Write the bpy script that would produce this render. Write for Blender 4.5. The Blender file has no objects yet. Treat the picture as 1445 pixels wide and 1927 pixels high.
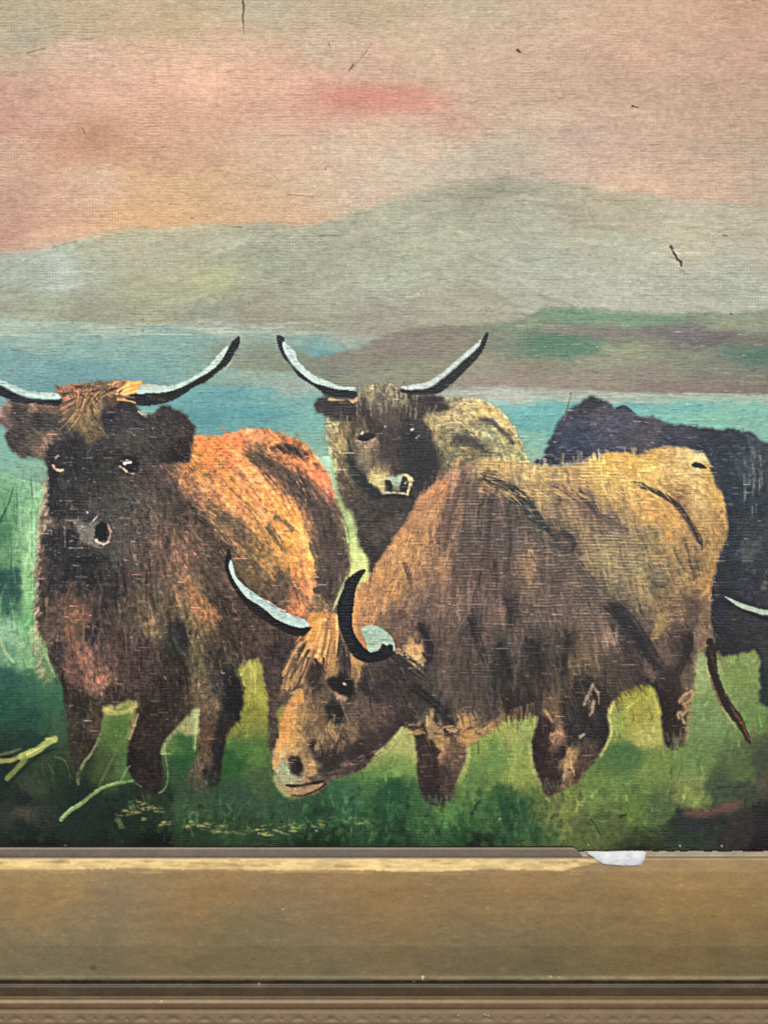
import bpy, math
import numpy as np
from mathutils import Vector
C = bpy.context.scene
PX = 0.00015            # metres on the picture plane per photograph pixel
CX, CY = 722.5, 963.5   # point of the picture opposite the camera
DIST = 0.46
ZC = 0.30               # height of that point
# ------------------------------------------------------------------ camera, light, exposure
cam_d = bpy.data.cameras.new('camera'); cam = bpy.data.objects.new('camera', cam_d); C.collection.objects.link(cam)
cam.location = (0, -DIST, ZC); cam.rotation_euler = (math.radians(90), 0, 0)
cam_d.sensor_fit = 'VERTICAL'; cam_d.sensor_height = 24.0
cam_d.lens = 24.0 * DIST / (1927 * PX)
cam_d.clip_start = 0.01; cam_d.clip_end = 20
cam_d.dof.use_dof = True; cam_d.dof.focus_distance = DIST; cam_d.dof.aperture_fstop = 3.2
C.camera = cam
w = bpy.data.worlds.new('World'); C.world = w; w.use_nodes = True
w.node_tree.nodes['Background'].inputs[0].default_value = (0.92, 0.95, 1.0, 1)
w.node_tree.nodes['Background'].inputs[1].default_value = 0.22
def area(name, loc, target, size, sizey, power, col):
    l = bpy.data.lights.new(name, 'AREA'); l.shape = 'RECTANGLE'; l.size = size; l.size_y = sizey
    l.energy = power; l.color = col
    o = bpy.data.objects.new(name, l); C.collection.objects.link(o); o.location = loc
    o.rotation_euler = (Vector(target) - Vector(loc)).to_track_quat('-Z', 'Y').to_euler()
    return o
area('ceiling_lamp', (-0.35, -1.5, 1.75), (0, 0, 0.3), 0.30, 0.30, 42.0, (1.0, 0.975, 0.93))
area('fill_light', (0.7, -1.5, 0.9), (0, 0, 0.3), 0.9, 0.9, 9.8, (0.98, 0.99, 1.0))  # added soft fill lamp, no actual window behind it
C.view_settings.view_transform = 'Standard'; C.view_settings.look = 'None'
C.view_settings.exposure = 0.0; C.view_settings.gamma = 1.0
C.render.engine = 'CYCLES'

# ------------------------------------------------------------------ a small paint box working on a grid
rs = np.random.RandomState(7)
S = 1.6
class Board:
    def __init__(s, x0, x1, y0, y1):
        s.x0, s.y0 = x0, y0
        s.W = int((x1 - x0) / S) + 1; s.H = int((y1 - y0) / S) + 1
        s.xs = (x0 + np.arange(s.W) * S).astype(np.float32); s.ys = (y0 + np.arange(s.H) * S).astype(np.float32)
        s.col = np.zeros((s.H, s.W, 3), np.float32); s.hgt = np.zeros((s.H, s.W), np.float32)
        s.idm = np.zeros((s.H, s.W), np.int16)
    def noise(s, wx, wy, oct=1, seed=None):
        r = np.random.RandomState(seed) if seed is not None else rs
        out = np.zeros((s.H, s.W), np.float32); amp, tot = 1.0, 0.0
        for o in range(oct):
            fx = (s.xs - s.x0) / wx; fy = (s.ys - s.y0) / wy
            g = r.rand(int(fy[-1]) + 3, int(fx[-1]) + 3).astype(np.float32) * 2 - 1
            ix = fx.astype(int); iy = fy.astype(int)
            tx = fx - ix; ty = (fy - iy)[:, None]
            tx = tx * tx * (3 - 2 * tx); ty = ty * ty * (3 - 2 * ty)
            a = g[iy][:, ix]; b = g[iy][:, ix + 1]; c = g[iy + 1][:, ix]; d = g[iy + 1][:, ix + 1]
            out += amp * ((a * (1 - tx) + b * tx) * (1 - ty) + (c * (1 - tx) + d * tx) * ty)
            tot += amp; amp *= 0.55; wx = max(wx / 2, S * 1.01); wy = max(wy / 2, S * 1.01)
        return out / tot
    def fill(s, pts):
        T = np.zeros((s.H, s.W + 1), np.int32)
        P = [((x - s.x0) / S, (y - s.y0) / S) for x, y in pts]
        for (xa, ya), (xb, yb) in zip(P, P[1:] + P[:1]):
            if ya == yb: continue
            if ya > yb: xa, ya, xb, yb = xb, yb, xa, ya
            j0 = max(0, int(math.ceil(ya))); j1 = min(s.H - 1, int(math.ceil(yb)) - 1)
            if j1 < j0: continue
            j = np.arange(j0, j1 + 1); xi = xa + (j - ya) * (xb - xa) / (yb - ya)
            k = np.clip(np.ceil(xi).astype(int), 0, s.W)
            T[j, k] += 1
        return ((np.cumsum(T, 1)[:, :s.W] & 1)).astype(np.float32)
    def blur(s, m, r, n=2):
        if r < 1.3:
            for _ in range(1 if r < 1.0 else 2):
                p = np.pad(m, 1, mode='edge'); m = 0.6 * m + 0.1 * (p[:-2, 1:-1] + p[2:, 1:-1] + p[1:-1, :-2] + p[1:-1, 2:])
            return m
        k = max(1, int(round(r / S)))
        for _ in range(n):
            for ax in (0, 1):
                p = np.pad(m, [(k + 1, k) if ax == 0 else (0, 0), (k + 1, k) if ax == 1 else (0, 0)], mode='edge')
                c = np.cumsum(p, axis=ax, dtype=np.float64)
                if ax == 0: m = ((c[2 * k + 1:] - c[:-(2 * k + 1)]) / (2 * k + 1)).astype(np.float32)
                else: m = ((c[:, 2 * k + 1:] - c[:, :-(2 * k + 1)]) / (2 * k + 1)).astype(np.float32)
        return m
    def mask(s, pts, soft=2.0, rough=3.0, wl=9.0, smooth=True):
        if smooth: pts = spline(pts)
        m = s.fill(pts)
        if rough:
            nx = s.noise(wl, wl, 3) * rough * 1.6; ny = s.noise(wl, wl, 3) * rough * 1.6
            J, I = np.mgrid[0:s.H, 0:s.W]
            m = m[np.clip(J + np.rint(ny / S).astype(int), 0, s.H - 1), np.clip(I + np.rint(nx / S).astype(int), 0, s.W - 1)]
        return s.blur(m, soft) if soft > 0 else m
    def field(s, data, e=60.0, pw=2.4, ax=1.0, ay=1.0, warp=7.0, wl=26.0, box=None):
        # irregular patches of colour around sampled points
        j0, j1, i0, i1 = box if box else (0, s.H, 0, s.W)
        X = np.broadcast_to(s.xs[None, i0:i1], (j1 - j0, i1 - i0)); Y = np.broadcast_to(s.ys[j0:j1, None], (j1 - j0, i1 - i0))
        if warp:
            X = X + s.noise(wl, wl, 3)[j0:j1, i0:i1] * warp * 2; Y = Y + s.noise(wl, wl, 3)[j0:j1, i0:i1] * warp * 2
        num = np.zeros(X.shape + (3,), np.float32); den = np.zeros(X.shape, np.float32)
        for x, y, c in data:
            d = ((X - x) * ax) ** 2 + ((Y - y) * ay) ** 2 + e
            ww = (d * 0.001) ** (-pw); den += ww
            for k in range(3): num[..., k] += ww * c[k]
        return num / den[..., None]
    def lay(s, m, colour, alpha=1.0, h=0.0, id=None):
        jj = np.where(m.max(1) > 0.003)[0]; ii = np.where(m.max(0) > 0.003)[0]
        if not len(jj): return
        b = (jj[0], jj[-1] + 1, ii[0], ii[-1] + 1)
        a = (m[b[0]:b[1], b[2]:b[3]] * alpha)[..., None]
        c = s.field(box=b, **colour) if isinstance(colour, dict) else np.array(hexc(colour), np.float32)
        v = s.col[b[0]:b[1], b[2]:b[3]]
        v[:] = v * (1 - a) + c * a
        if h: s.hgt[b[0]:b[1], b[2]:b[3]] += m[b[0]:b[1], b[2]:b[3]] * h
        if id is not None: s.idm[m > 0.5] = id
    def stroke(s, pts, w0, w1, c, alpha=1.0, h=0.0, edge=0.8, rag=0.0, idv=None):
        # one brush stroke along a polyline; w0, w1 half widths
        P = np.array(pts, np.float32); m = max(w0, w1) + 3
        i0 = max(0, int((P[:, 0].min() - m - s.x0) / S)); i1 = min(s.W, int((P[:, 0].max() + m - s.x0) / S) + 2)
        j0 = max(0, int((P[:, 1].min() - m - s.y0) / S)); j1 = min(s.H, int((P[:, 1].max() + m - s.y0) / S) + 2)
        if i1 <= i0 or j1 <= j0: return
        X = s.xs[None, i0:i1]; Y = s.ys[j0:j1, None]
        best = None; n = len(P) - 1
        for k in range(n):
            ax, ay = P[k]; dx, dy = P[k + 1] - P[k]; L2 = dx * dx + dy * dy + 1e-6
            t = np.clip(((X - ax) * dx + (Y - ay) * dy) / L2, 0, 1)
            d = np.hypot(X - ax - t * dx, Y - ay - t * dy)
            u = (k + t) / n
            q = d / (w0 + (w1 - w0) * u) if w0 != w1 else d / w0
            wl = d - (w0 + (w1 - w0) * u)
            best = wl if best is None else np.minimum(best, wl)
        if rag: best = best + s.rag[j0:j1, i0:i1] * rag
        a = np.clip(0.5 - best / (2 * edge), 0, 1)
        v = s.col[j0:j1, i0:i1]; aa = (a * alpha)[..., None]
        v[:] = v * (1 - aa) + np.asarray(c, np.float32) * aa
        if h: s.hgt[j0:j1, i0:i1] += a * h
        if idv is not None: s.idm[j0:j1, i0:i1][a > 0.5] = idv
def hexc(h):
    return tuple(int(h[k:k + 2], 16) / 255.0 for k in (0, 2, 4)) if isinstance(h, str) else h
def spline(pts, n=5):
    out = []; N = len(pts); P = [np.array(p, float) for p in pts]
    for i in range(N):
        a, b, c, d = P[i - 1], P[i], P[(i + 1) % N], P[(i + 2) % N]
        for k in range(n):
            t = k / n
            out.append(tuple(0.5 * (2 * b + (c - a) * t + (2 * a - 5 * b + 4 * c - d) * t * t + (3 * b - a - 3 * c + d) * t ** 3)))
    return out
def openspline(pts, n=5):
    P = [pts[0]] + list(pts) + [pts[-1]]; P = [np.array(p, float) for p in P]; out = []
    for i in range(1, len(P) - 2):
        a, b, c, d = P[i - 1], P[i], P[i + 1], P[i + 2]
        for k in range(n):
            t = k / n
            out.append(tuple(0.5 * (2 * b + (c - a) * t + (2 * a - 5 * b + 4 * c - d) * t * t + (3 * b - a - 3 * c + d) * t ** 3)))
    out.append(tuple(P[-1])); return out
# sketch sheets: the detail studies were drawn at several scales
VIEW = dict(P=(0, 0, 1), A=(0, 580, 2.89), B=(400, 580, 2.89), C=(900, 580, 2.651), D=(0, 1050, 2.89),
            E=(400, 1000, 2.89), F=(880, 1050, 2.557), G=(200, 680, 7.225), J=(60, 830, 7.225), K=(590, 710, 5.558), L=(500, 1140, 4.983))
def pt(v, x, y): a, b, k = VIEW[v]; return (a + x / k, b + y / k)
def pl(txt):
    out = []; v = 'P'
    for t in txt.split():
        if t in VIEW: v = t; continue
        x, y = t.split(','); out.append(pt(v, float(x), float(y)))
    return out
def cp(txt):
    out = []; v = 'P'
    for t in txt.split():
        if t in VIEW: v = t; continue
        x, y, c = t.split(','); p = pt(v, float(x), float(y)); out.append((p[0], p[1], hexc(c)))
    return out
SKY, FARHILL, NEARHILL, WATER, GRASS, COW1, COW2, COW4, COW3 = range(9)
H1L, H1R, H2L, H2R, H3L, H3R, H4, TAIL = range(10, 18)
b = Board(-165, 1610, -170, 1611)
b.rag = b.noise(5, 5, 2)
exec_parts = []
# ---- sky
b.col[:] = b.field(cp('''P 0,20,a89a78 60,60,a3987c 200,20,b39c76 350,40,b39a74 500,30,b0a080 700,20,b09a78 900,20,b3a081 1050,15,bfa183
1200,20,c09c7e 1400,20,b98e72 30,110,b59b7c 150,110,c9a58a 300,100,cba585 450,90,c6a383 620,80,bfa585 800,80,bda283 1000,80,c2a083
1200,90,c39c80 1400,90,bc957a 20,170,bd9078 150,170,cb9f83 300,160,d9a588 400,150,e0ad8b 500,160,d2a184 600,160,cb977f 900,165,c0a083
1050,160,bd9b80 1200,170,b8977c 1400,170,b69377 20,240,bd8a76 100,230,c79a82 180,250,b58668 300,230,cb9a7b 450,220,cb9b7e 600,210,c9987e
850,220,c49a80 1000,220,c3a78b 1200,230,bf9f84 1400,230,b59779 20,290,c4a083 150,280,bd8a6e 250,290,c19070 350,290,c49a78 500,280,caa688
650,280,c9ae90 800,270,c8ab8e 950,290,b9a88d 1100,280,bfa08a 1250,290,c0a085 1400,290,b59b80 20,370,b8917a 120,380,c79c83 200,350,cfae93
250,350,cda778 350,350,c8a374 450,360,c7a47c 600,340,c5a98a 700,350,c8af93 800,310,bfb095 900,300,b3a790 1050,320,c0a68e 1200,340,cfab8d
1350,350,c8a587 1440,360,b5a085 60,450,cfa788 150,430,d9ab84 250,420,d3a673 400,410,d0a677 550,410,cba57e 0,440,b98a75
700,120,c6a284 700,240,c9a689 300,-120,a89a7c 900,-120,a89a7c 1500,-100,ad8c70 -140,200,b08a72 1580,250,ad9278'''), e=900, pw=1.8, ay=1.9, warp=16, wl=70)
red = np.exp(-(((b.xs[None] - 712) / 125) ** 2 + ((b.ys[:, None] - 184 + b.noise(120, 40) * 8) / 30) ** 2) ** 1.9)
b.lay(red, 'c4705f', 0.66)
# ---- far hills
hill = pl('P -200,490 0,474 80,467 150,448 200,437 300,430 400,422 500,421 600,421 640,408 700,388 760,370 820,352 880,340 960,337 1050,340 1150,350 1210,362 1260,371 1330,376 1400,386 1480,394 1650,405 1650,800 -200,800')
b.lay(b.mask(hill, 4, 4, 14), dict(data=cp('''P 40,520,9a9f8e 120,500,a5ab9d 60,580,97977f 200,480,9d9f88 300,470,a19f88 400,460,a29f86 300,540,9c9a7c
400,530,a3a17b 500,500,97977e 400,570,8f8f7d 600,450,9f9a84 600,560,97957e 700,430,9f9a83 700,530,a09e88 800,380,9f9a82 900,350,938b75
800,480,a5a48a 900,480,a09e86 1000,400,a09c86 1000,500,a2a08e 1100,380,a2957c 1100,560,a8a490 1200,400,ab9f85 1200,480,aba78f 1300,440,b0a58a
1300,540,a5a290 1400,420,a79c86 1400,540,a3a18e 200,590,8f8b76 500,590,918a76 700,590,968d7b 900,570,9c957f 10,600,95937e'''), e=500, pw=1.9, ay=1.6, warp=16, wl=50), h=0.15, id=FARHILL)
# ---- water
b.lay(b.mask(pl('P -200,612 200,610 450,613 650,625 900,660 1650,640 1650,930 -200,930'), 4, 3, 20), dict(data=cp('''P 20,615,a5b3a0 200,615,9fb09c 400,620,a7b09e 560,628,a7ac9a 660,640,a5a897
40,640,8fab9f 200,645,84a79f 350,645,82a69d 20,680,78a19e 150,690,719e9f 300,690,7aa39d 380,700,7fa598 100,750,6a989a 250,720,6c9a9c 350,760,68a2a2 400,790,5c989c 300,800,6ba09d
B 150,280,879280 300,285,828d78 450,270,7f8873 0,370,8aa69a 250,390,93a999 450,420,9aab9c 100,470,66a0a3 300,500,6fa5a3 450,520,7aaca4 100,580,5f9da2 300,590,5f9ca0 450,620,78b0a4 150,640,69a29d 500,740,7fb09f 560,760,88b3a0
560,200,75a19f 620,230,6a9a9b 480,190,8aa59a 700,200,8aa59a
A 20,780,7fb0a0 20,840,7faf9b 150,870,86b09a 60,560,7aa8a2
C 0,420,b2b0a0 150,430,b4b5a4 400,430,a5ab9a 700,430,a3ab99 1000,440,9fac98 1400,455,9bae97
80,460,93c2b4 200,500,6db0ac 300,560,68a8a2 380,500,6cb0ac 260,680,86b5a3 280,750,93b79d 700,480,6fb0ab 900,530,7dbbae 1050,500,76b8ad 1200,570,84bda6 1350,590,84baa2 1400,520,80b8a5 1500,560,80b8a5'''), e=120, pw=2.2, ax=0.55, ay=1.5, warp=9, wl=60), h=0.1, id=WATER)
# ---- headland
head = pl('P 1700,585 1445,583 1380,590 1300,588 1250,590 1150,582 1040,578 1000,590 960,603 900,610 815,615 780,616 746,625 711,635 701,642 677,654 642,663 607,671 540,676 450,674 430,684 470,696 560,700 600,718 650,732 800,738 900,728 1100,735 1300,741 1445,744 1700,748')
b.lay(b.mask(head, 2.2, 2.5, 14), dict(data=cp('''P 480,684,848d78 540,688,808973 620,690,7c8173 680,670,807c6b 750,650,85796d 850,640,857b6c 700,710,878873 800,700,8a8a72 950,640,7f8570 1000,610,7f9176 1100,595,6e8e70
1200,600,738f73 1020,636,5c7c64 1045,645,55785f 1080,660,5a7c64 1060,622,877f74 1150,625,7d766c 1250,625,706a68 1300,640,66615f 1330,635,6c6562 1180,660,8b9072 1300,670,7f8470 1400,610,8a8f75 1440,640,6b6d5f
1430,670,4f6f60 1380,700,7a7569 1200,700,888172 1000,690,8b826f 900,690,8d8a75 1100,715,948877 1300,725,827467 1440,725,766d62 950,720,95877a 1150,680,8a8a74 1240,650,7d7a6c'''), e=110, pw=2.2, ax=0.45, ay=1.8, warp=7, wl=30), h=0.15, id=NEARHILL)
# ---- pasture
gr = pl('P -200,905 40,900 120,905 700,860 760,1000 1650,1000 1650,1650 -200,1650')
b.lay(b.mask(gr, 7, 5, 14), dict(data=cp('''P 30,915,5f9070 75,905,7aa88a 20,950,568a62 60,960,7aa87e 30,1010,64966c 65,1010,88b488 30,1060,5e8e62 62,1060,80b080 12,1000,3f7254 15,1085,1f4a46 25,1110,244d48 20,1140,2f6050 55,1095,78ac72 60,1130,6ba46c
60,1170,5a9664 60,1200,74a070 20,1190,74a080 20,1230,5a8a6c 50,1240,6a9468 80,1215,6f8c62 95,1260,5a7850 20,1275,25504a 50,1290,2a5c48 100,1290,2f6548 20,1320,1c4a3c 100,1330,2a5a42 60,1350,1d4438 110,1370,2f5238
50,1400,16332c 0,1450,12241f 100,1450,1a2f22 50,1500,191f1e 150,1500,16241d 50,1560,14201e 200,1560,132019 250,1500,16281d 50,1540,3a3a34 60,1485,33402f 150,1540,1a2622
210,1332,8a8a4a 250,1330,8a8a48 225,1350,4b6a30 225,1400,4b6a33 230,1370,4a7032 200,1440,3c4a28 240,1440,3f6638 150,1430,2c3a22 90,1440,2c3c26
370,1345,8a9a68 352,1370,8a8a5c 350,1400,2f5a2c 340,1430,1f4d28 325,1400,4a7034 330,1450,2a4a2c 465,1270,8d8c3d 485,1280,85853a 480,1310,8a8a35 470,1350,7a7c30 450,1370,7a7c34 450,1400,3f6a30 440,1430,245228 480,1420,4d7532 500,1460,3a5230
300,1500,1c2f20 350,1520,2f4a2f 450,1500,2b4a34 550,1520,2d4d35 350,1570,1f3520 600,1540,1d3d28 650,1500,2f6040 700,1480,3a6238 740,1490,1d4a2a 800,1540,335a30 600,1580,14301c 450,1560,253d26 750,1570,1a3a20
700,1430,7d8a48 740,1385,8a9452 760,1400,8a9050 700,1455,55803d 745,1440,6a8a44 720,1500,1d4d2c 850,1530,4d7a3a 900,1400,71883c 950,1365,889048 980,1350,80904a 930,1430,5c8040 900,1480,55753a 970,1450,7a8a40 870,1560,1f4a24 950,1520,1c4526 960,1550,24482a
900,1530,3a6030 1000,1570,3d5a30 1050,1530,6a7538 1100,1560,4f6032 1130,1490,5d7838 1180,1300,8f8c34 1200,1350,8d8a35 1215,1380,95944a 1175,1420,3f6838 1165,1360,7a8a40 1230,1450,627c38 1300,1430,5c7a40 1330,1350,63804a
1320,1260,7a8f5a 1390,1260,6a8040 1400,1240,71854a 1400,1350,5d7c40 1370,1320,6d824a 1300,1500,6c7c3c 1400,1450,4d6036 1435,1440,3a4430 1200,1530,55702f 1150,1560,4a5a30 1300,1470,6d7d40 1350,1490,3a4a34 1400,1490,34402f 1290,1545,242c28 1340,1545,262a26
1280,1550,243028 1300,1570,263428 1400,1560,2c2628 1440,1540,201e20 1200,1585,3a4a28 1440,1590,201216 1240,1520,4a6038 620,1000,8aa063 640,900,8fb795 630,870,88b49f 650,960,8aa06c 655,1000,90a568 668,1040,a8b872 682,1075,b8c47a 690,1100,9aa860
640,1130,a8b070 60,1590,0c1412 300,1592,0a140e 600,1592,0c180c 900,1592,0b160a 1200,1594,0e140a 1440,1600,0a0808 1500,1500,2a3028 1550,1300,566c3a'''), e=90, pw=2.3, warp=7, wl=22), h=0.1, id=GRASS)  # near-black row by the frame: dark paint plus shade put into the colour
# ---- brush handling for the ground layers
def bristles(n, box, idsel, ln, wd, ang, ja, jc, alpha, h=0.0, hue=0.02, src=None, prob=None):
    x0, x1, y0, y1 = box; src = b.col if src is None else src
    X = rs.uniform(x0, x1, n); Y = rs.uniform(y0, y1, n)
    I = np.clip(((X - b.x0) / S).astype(int), 0, b.W - 1); J = np.clip(((Y - b.y0) / S).astype(int), 0, b.H - 1)
    ok = np.isin(b.idm[J, I], idsel)
    for x, y, i, j in zip(X[ok], Y[ok], I[ok], J[ok]):
        a = (ang(x, y) if callable(ang) else ang) + rs.normal(0, ja)
        L = ln * rs.uniform(0.5, 1.4) / 2; dx, dy = math.cos(a) * L, math.sin(a) * L
        c = src[j, i] * (1 + rs.normal(0, jc)) + rs.normal(0, hue, 3)
        k = rs.normal(0, 0.15) * L
        b.stroke([(x - dx, y - dy), (x - dy * 0.1 + k * math.sin(a), y + dx * 0.1), (x + dx, y + dy)], wd * rs.uniform(0.6, 1.3), wd * 0.35, np.clip(c, 0, 1), alpha * rs.uniform(0.5, 1), h * rs.uniform(0.3, 1), rag=0.5)
bristles(3200, (-165, 1610, -170, 480), [SKY], 95, 5.5, 0.0, 0.05, 0.030, 0.32, 0.05, 0.006)
bristles(2600, (-165, 1610, -170, 480), [SKY], 16, 5.0, 0.0, 1.2, 0.045, 0.30, 0.08, 0.006)
bristles(2200, (-165, 1610, 330, 640), [FARHILL], 75, 4.5, lambda x, y: -0.25 if x < 850 and y < 560 else 0.08, 0.14, 0.065, 0.36, 0.07, 0.008)
bristles(1300, (-165, 1610, 560, 760), [NEARHILL], 42, 3.5, 0.0, 0.18, 0.055, 0.38, 0.08, 0.010)
bristles(1500, (-165, 1610, 600, 930), [WATER], 70, 3.0, 0.0, 0.04, 0.050, 0.40, 0.08, 0.010)
bristles(2600, (-165, 1610, 880, 1610), [GRASS], 16, 3.2, -1.45, 0.5, 0.16, 0.45, 0.22, 0.014)
bristles(3600, (-165, 1610, 880, 1600), [GRASS], 24, 1.8, -1.5, 0.28, 0.20, 0.42, 0.3, 0.014)
for _ in range(420):
    x = rs.uniform(-160, 100); y = rs.uniform(890, 1270); up = rs.rand() < .7; L = rs.uniform(8, 46)
    b.stroke([(x, y), (x + (rs.normal(0, 3) if up else L * .5), y - (L if up else rs.normal(0, 2)))], 1.8, 0.8, hexc(('3f7250', '5a8f62', '2c5c48', '86b086', '4a7f5c', '75a070')[rs.randint(6)]), rs.uniform(.2, .5), 0.3, 1.2, 1.2)
bristles(1500, (200, 1610, 1480, 1610), [GRASS], 10, 4.0, -0.6, 1.2, 0.25, 0.45, 0.35, 0.016)
# pale shore streaks
for _ in range(60):
    x = rs.uniform(-160, 560); y = rs.uniform(606, 634); L = rs.uniform(20, 110)
    b.stroke([(x, y), (x + L, y + rs.uniform(-1, 3))], 1.4, 0.6, hexc('c3d0bd'), 0.45, 0.1)
for _ in range(60):
    x = rs.uniform(880, 1600); y = rs.uniform(738, 758); L = rs.uniform(20, 110)
    b.stroke([(x, y), (x + L, y + rs.uniform(-1, 2))], 1.4, 0.6, hexc('c5cab6'), 0.4, 0.1)
def fur(mask_id, colours, n, flow, ln=20, wd=1.9, jc=0.14, alpha=0.55, hi=0.0, hicol='d8c0a0', box=None):
    F = np.array([(x, y, math.cos(a), math.sin(a)) for x, y, a in flow])
    def ang(x, y):
        ww = 1.0 / ((F[:, 0] - x) ** 2 + (F[:, 1] - y) ** 2 + 300) ** 1.5
        return math.atan2((ww * F[:, 3]).sum(), (ww * F[:, 2]).sum())
    src = b.col.copy()
    J0, J1 = int((box[2] - b.y0) / S), int((box[3] - b.y0) / S); I0, I1 = int((box[0] - b.x0) / S), int((box[1] - b.x0) / S)
    sel = b.idm == mask_id
    mot = (0.10 * b.noise(22, 22, 3) + 0.20 * b.noise(6, 6, 2)); b.col[sel] *= (1 + mot[sel])[:, None]
    b.col[sel] += (b.noise(16, 16, 2)[sel] * 0.012)[:, None] * np.array([1, 0, -1], np.float32)
    src = b.col.copy()
    bristles(n, box, [mask_id], ln * 1.15, wd, ang, 0.30, jc * 1.1, alpha * 0.85, 0.25, 0.012, src)
    bristles(n // 2, box, [mask_id], ln * 0.6, wd * 0.62, ang, 0.45, jc * 1.6, alpha * 0.85, 0.35, 0.016, src)
    return ang
def ST(txt, w0, w1, c, alpha=1.0, h=0.15, rag=0.9, edge=1.0, idv=None):
    b.stroke(openspline(pl(txt)), w0, w1, hexc(c), alpha, h, edge, rag, idv)
def PG(txt, c, soft=1.2, rough=1.5, wl=7, alpha=1.0, h=0.2, id=None):
    b.lay(b.mask(pl(txt), soft, rough, wl), c, alpha, h, id)
def dab(txt, r, c, alpha=1.0, h=0.3):
    for p in pl(txt): b.stroke([p, (p[0] + r * 0.6, p[1] + 0.3)], r, r * 0.8, hexc(c), alpha, h, 1.2, 1.6)
R = math.radians
for _ in range(90):
    x = rs.uniform(950, 1600); y = rs.uniform(590, 735); L = rs.uniform(20, 90)
    ST('P %f,%f %f,%f %f,%f' % (x, y, x + L / 2, y + rs.uniform(-3, 3), x + L, y + rs.uniform(-3, 3)), rs.uniform(1.5, 3.5), 1.0, ('8b8f78', '7f7468', '8a9a7c', '9a9480', '6f7f68')[rs.randint(5)], 0.35, 0.3, 1.6)
for cx_, cy_, sx_, sy_, c_ in ((1080, 590, 70, 5, '64876a'), (1200, 597, 60, 5, '688c6c'), (1030, 645, 30, 9, '4f7a60'), (1080, 660, 26, 6, '527d64'), (1260, 625, 60, 8, '6f6a66'), (1320, 637, 30, 7, '625e5c'), (1130, 622, 60, 5, '7f7670'), (1440, 665, 30, 16, '54745f'), (1180, 655, 60, 8, '8d9476'), (1090, 712, 120, 5, '8f8074'), (1300, 722, 90, 6, '84776a')):
    for q in range(16):
        x = rs.normal(cx_, sx_); y = rs.normal(cy_, sy_); ST('P %f,%f %f,%f' % (x, y, x + rs.uniform(6, 26), y + rs.uniform(-2, 2)), rs.uniform(1.2, 3.2), 0.8, c_, 0.4, 0.3, 1.8)
# ================================================================= dark cow at the right
PG('C 305,785 330,730 350,660 380,600 420,540 470,490 520,460 560,440 610,455 660,480 690,505 720,490 760,515 800,540 880,545 950,570 1050,582 1150,600 1250,600 1340,615 1400,650 1445,668 P 1500,850 1580,870 1700,880 1700,1260 1600,1240 1560,1330 1500,1345 1428,1322 F 1400,690 1405,520 1385,450 1330,455 1250,472 1190,455 1130,430 P 1300,1000 1200,880',
   dict(data=cp('''C 450,550,33323a 550,480,2c2e2c 600,560,45393c 700,560,403840 400,650,30323c 500,650,2a3040 600,650,3a363e 750,620,40383a 850,600,443a3c 350,730,28262e 500,740,25283a 1000,620,332f36
1000,680,2f2b33 1150,650,23252d 1200,750,1f2730 1300,700,252b30 1400,750,2c2f30 1370,720,34373a 1375,800,2f3336 1345,770,2c3134 1338,830,2a2f33 1410,860,2c3032 1300,900,1c262d 1400,950,20262a 1280,1000,1d242b 1350,1100,2a2b2c 1250,1150,1c222a
1350,1200,3c3a34 1400,1250,28282a 1250,1300,1a1e26 1430,1370,2f2c2e 1415,1400,2a282a F 1250,100,202126 1350,100,22242a 1200,200,1a1c24 1300,300,25221f 1400,350,2c2825 1250,400,1f1c1f 1350,420,26221f 1430,600,1c2420 P 1520,1000,24262a 1520,1200,221f1f 1570,950,262a2e'''), e=30, pw=2.4, warp=6, wl=16),
   soft=2.0, rough=3.2, wl=8, id=COW4)
fur(COW4, None, 2600, [(1100, 790, R(-20)), (1250, 830, R(15)), (1400, 1000, R(80)), (1500, 1100, R(80)), (1060, 850, R(-50))], 17, 2.0, 0.17, 0.55, box=(1010, 1610, 740, 1340))
for q in range(34):
    x = rs.uniform(1310, 1420); y = rs.uniform(690, 900) if x < 1350 or q % 3 else rs.uniform(690, 1000)
    ST('C %f,%f %f,%f' % (x, y, x + rs.uniform(-6, 6), y + rs.uniform(20, 80)), 1.9, 0.8, ('7c7660', '5f5f52', '3a3f40', '8f8468')[q % 4], 0.32, 0.3, 1.6)
dab('C 1430,1368 1420,1395', 4, '6a584c', 0.5, 0.4)
for q in range(150):
    x = rs.uniform(1030, 1420); y = rs.uniform(770, 860) + (x - 1030) * 0.1
    if b.idm[int((y - b.y0) / S), int((x - b.x0) / S)] == COW4: ST('P %f,%f %f,%f' % (x, y, x + rs.uniform(5, 16), y + rs.uniform(-6, 8)), 1.7, 0.8, ('4c4a54', '5a4e50', '33363f', '23252c')[q % 4], 0.45, 0.3, 1.4)
PG('F 1250,195 1300,232 1370,258 1445,285 P 1500,1150 1540,1110 1552,1118 1510,1170 1460,1176 F 1400,290 1330,262 1270,222', '15161c', 0.8, 0.6, id=H4)
PG('F 1233,183 1300,212 1370,235 1445,250 P 1490,1140 1540,1100 1548,1106 1500,1152 1445,1158 F 1380,262 1310,240 1260,206', 'a8b8a4', 0.8, 0.7, h=0.5, id=H4)
ST('C 462,422 445,490 425,560', 1.0, 1.6, '6a5c38', 0.9)
ST('C 690,500 730,490 780,530', 2.2, 1.2, '23262b', 0.9)
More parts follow.
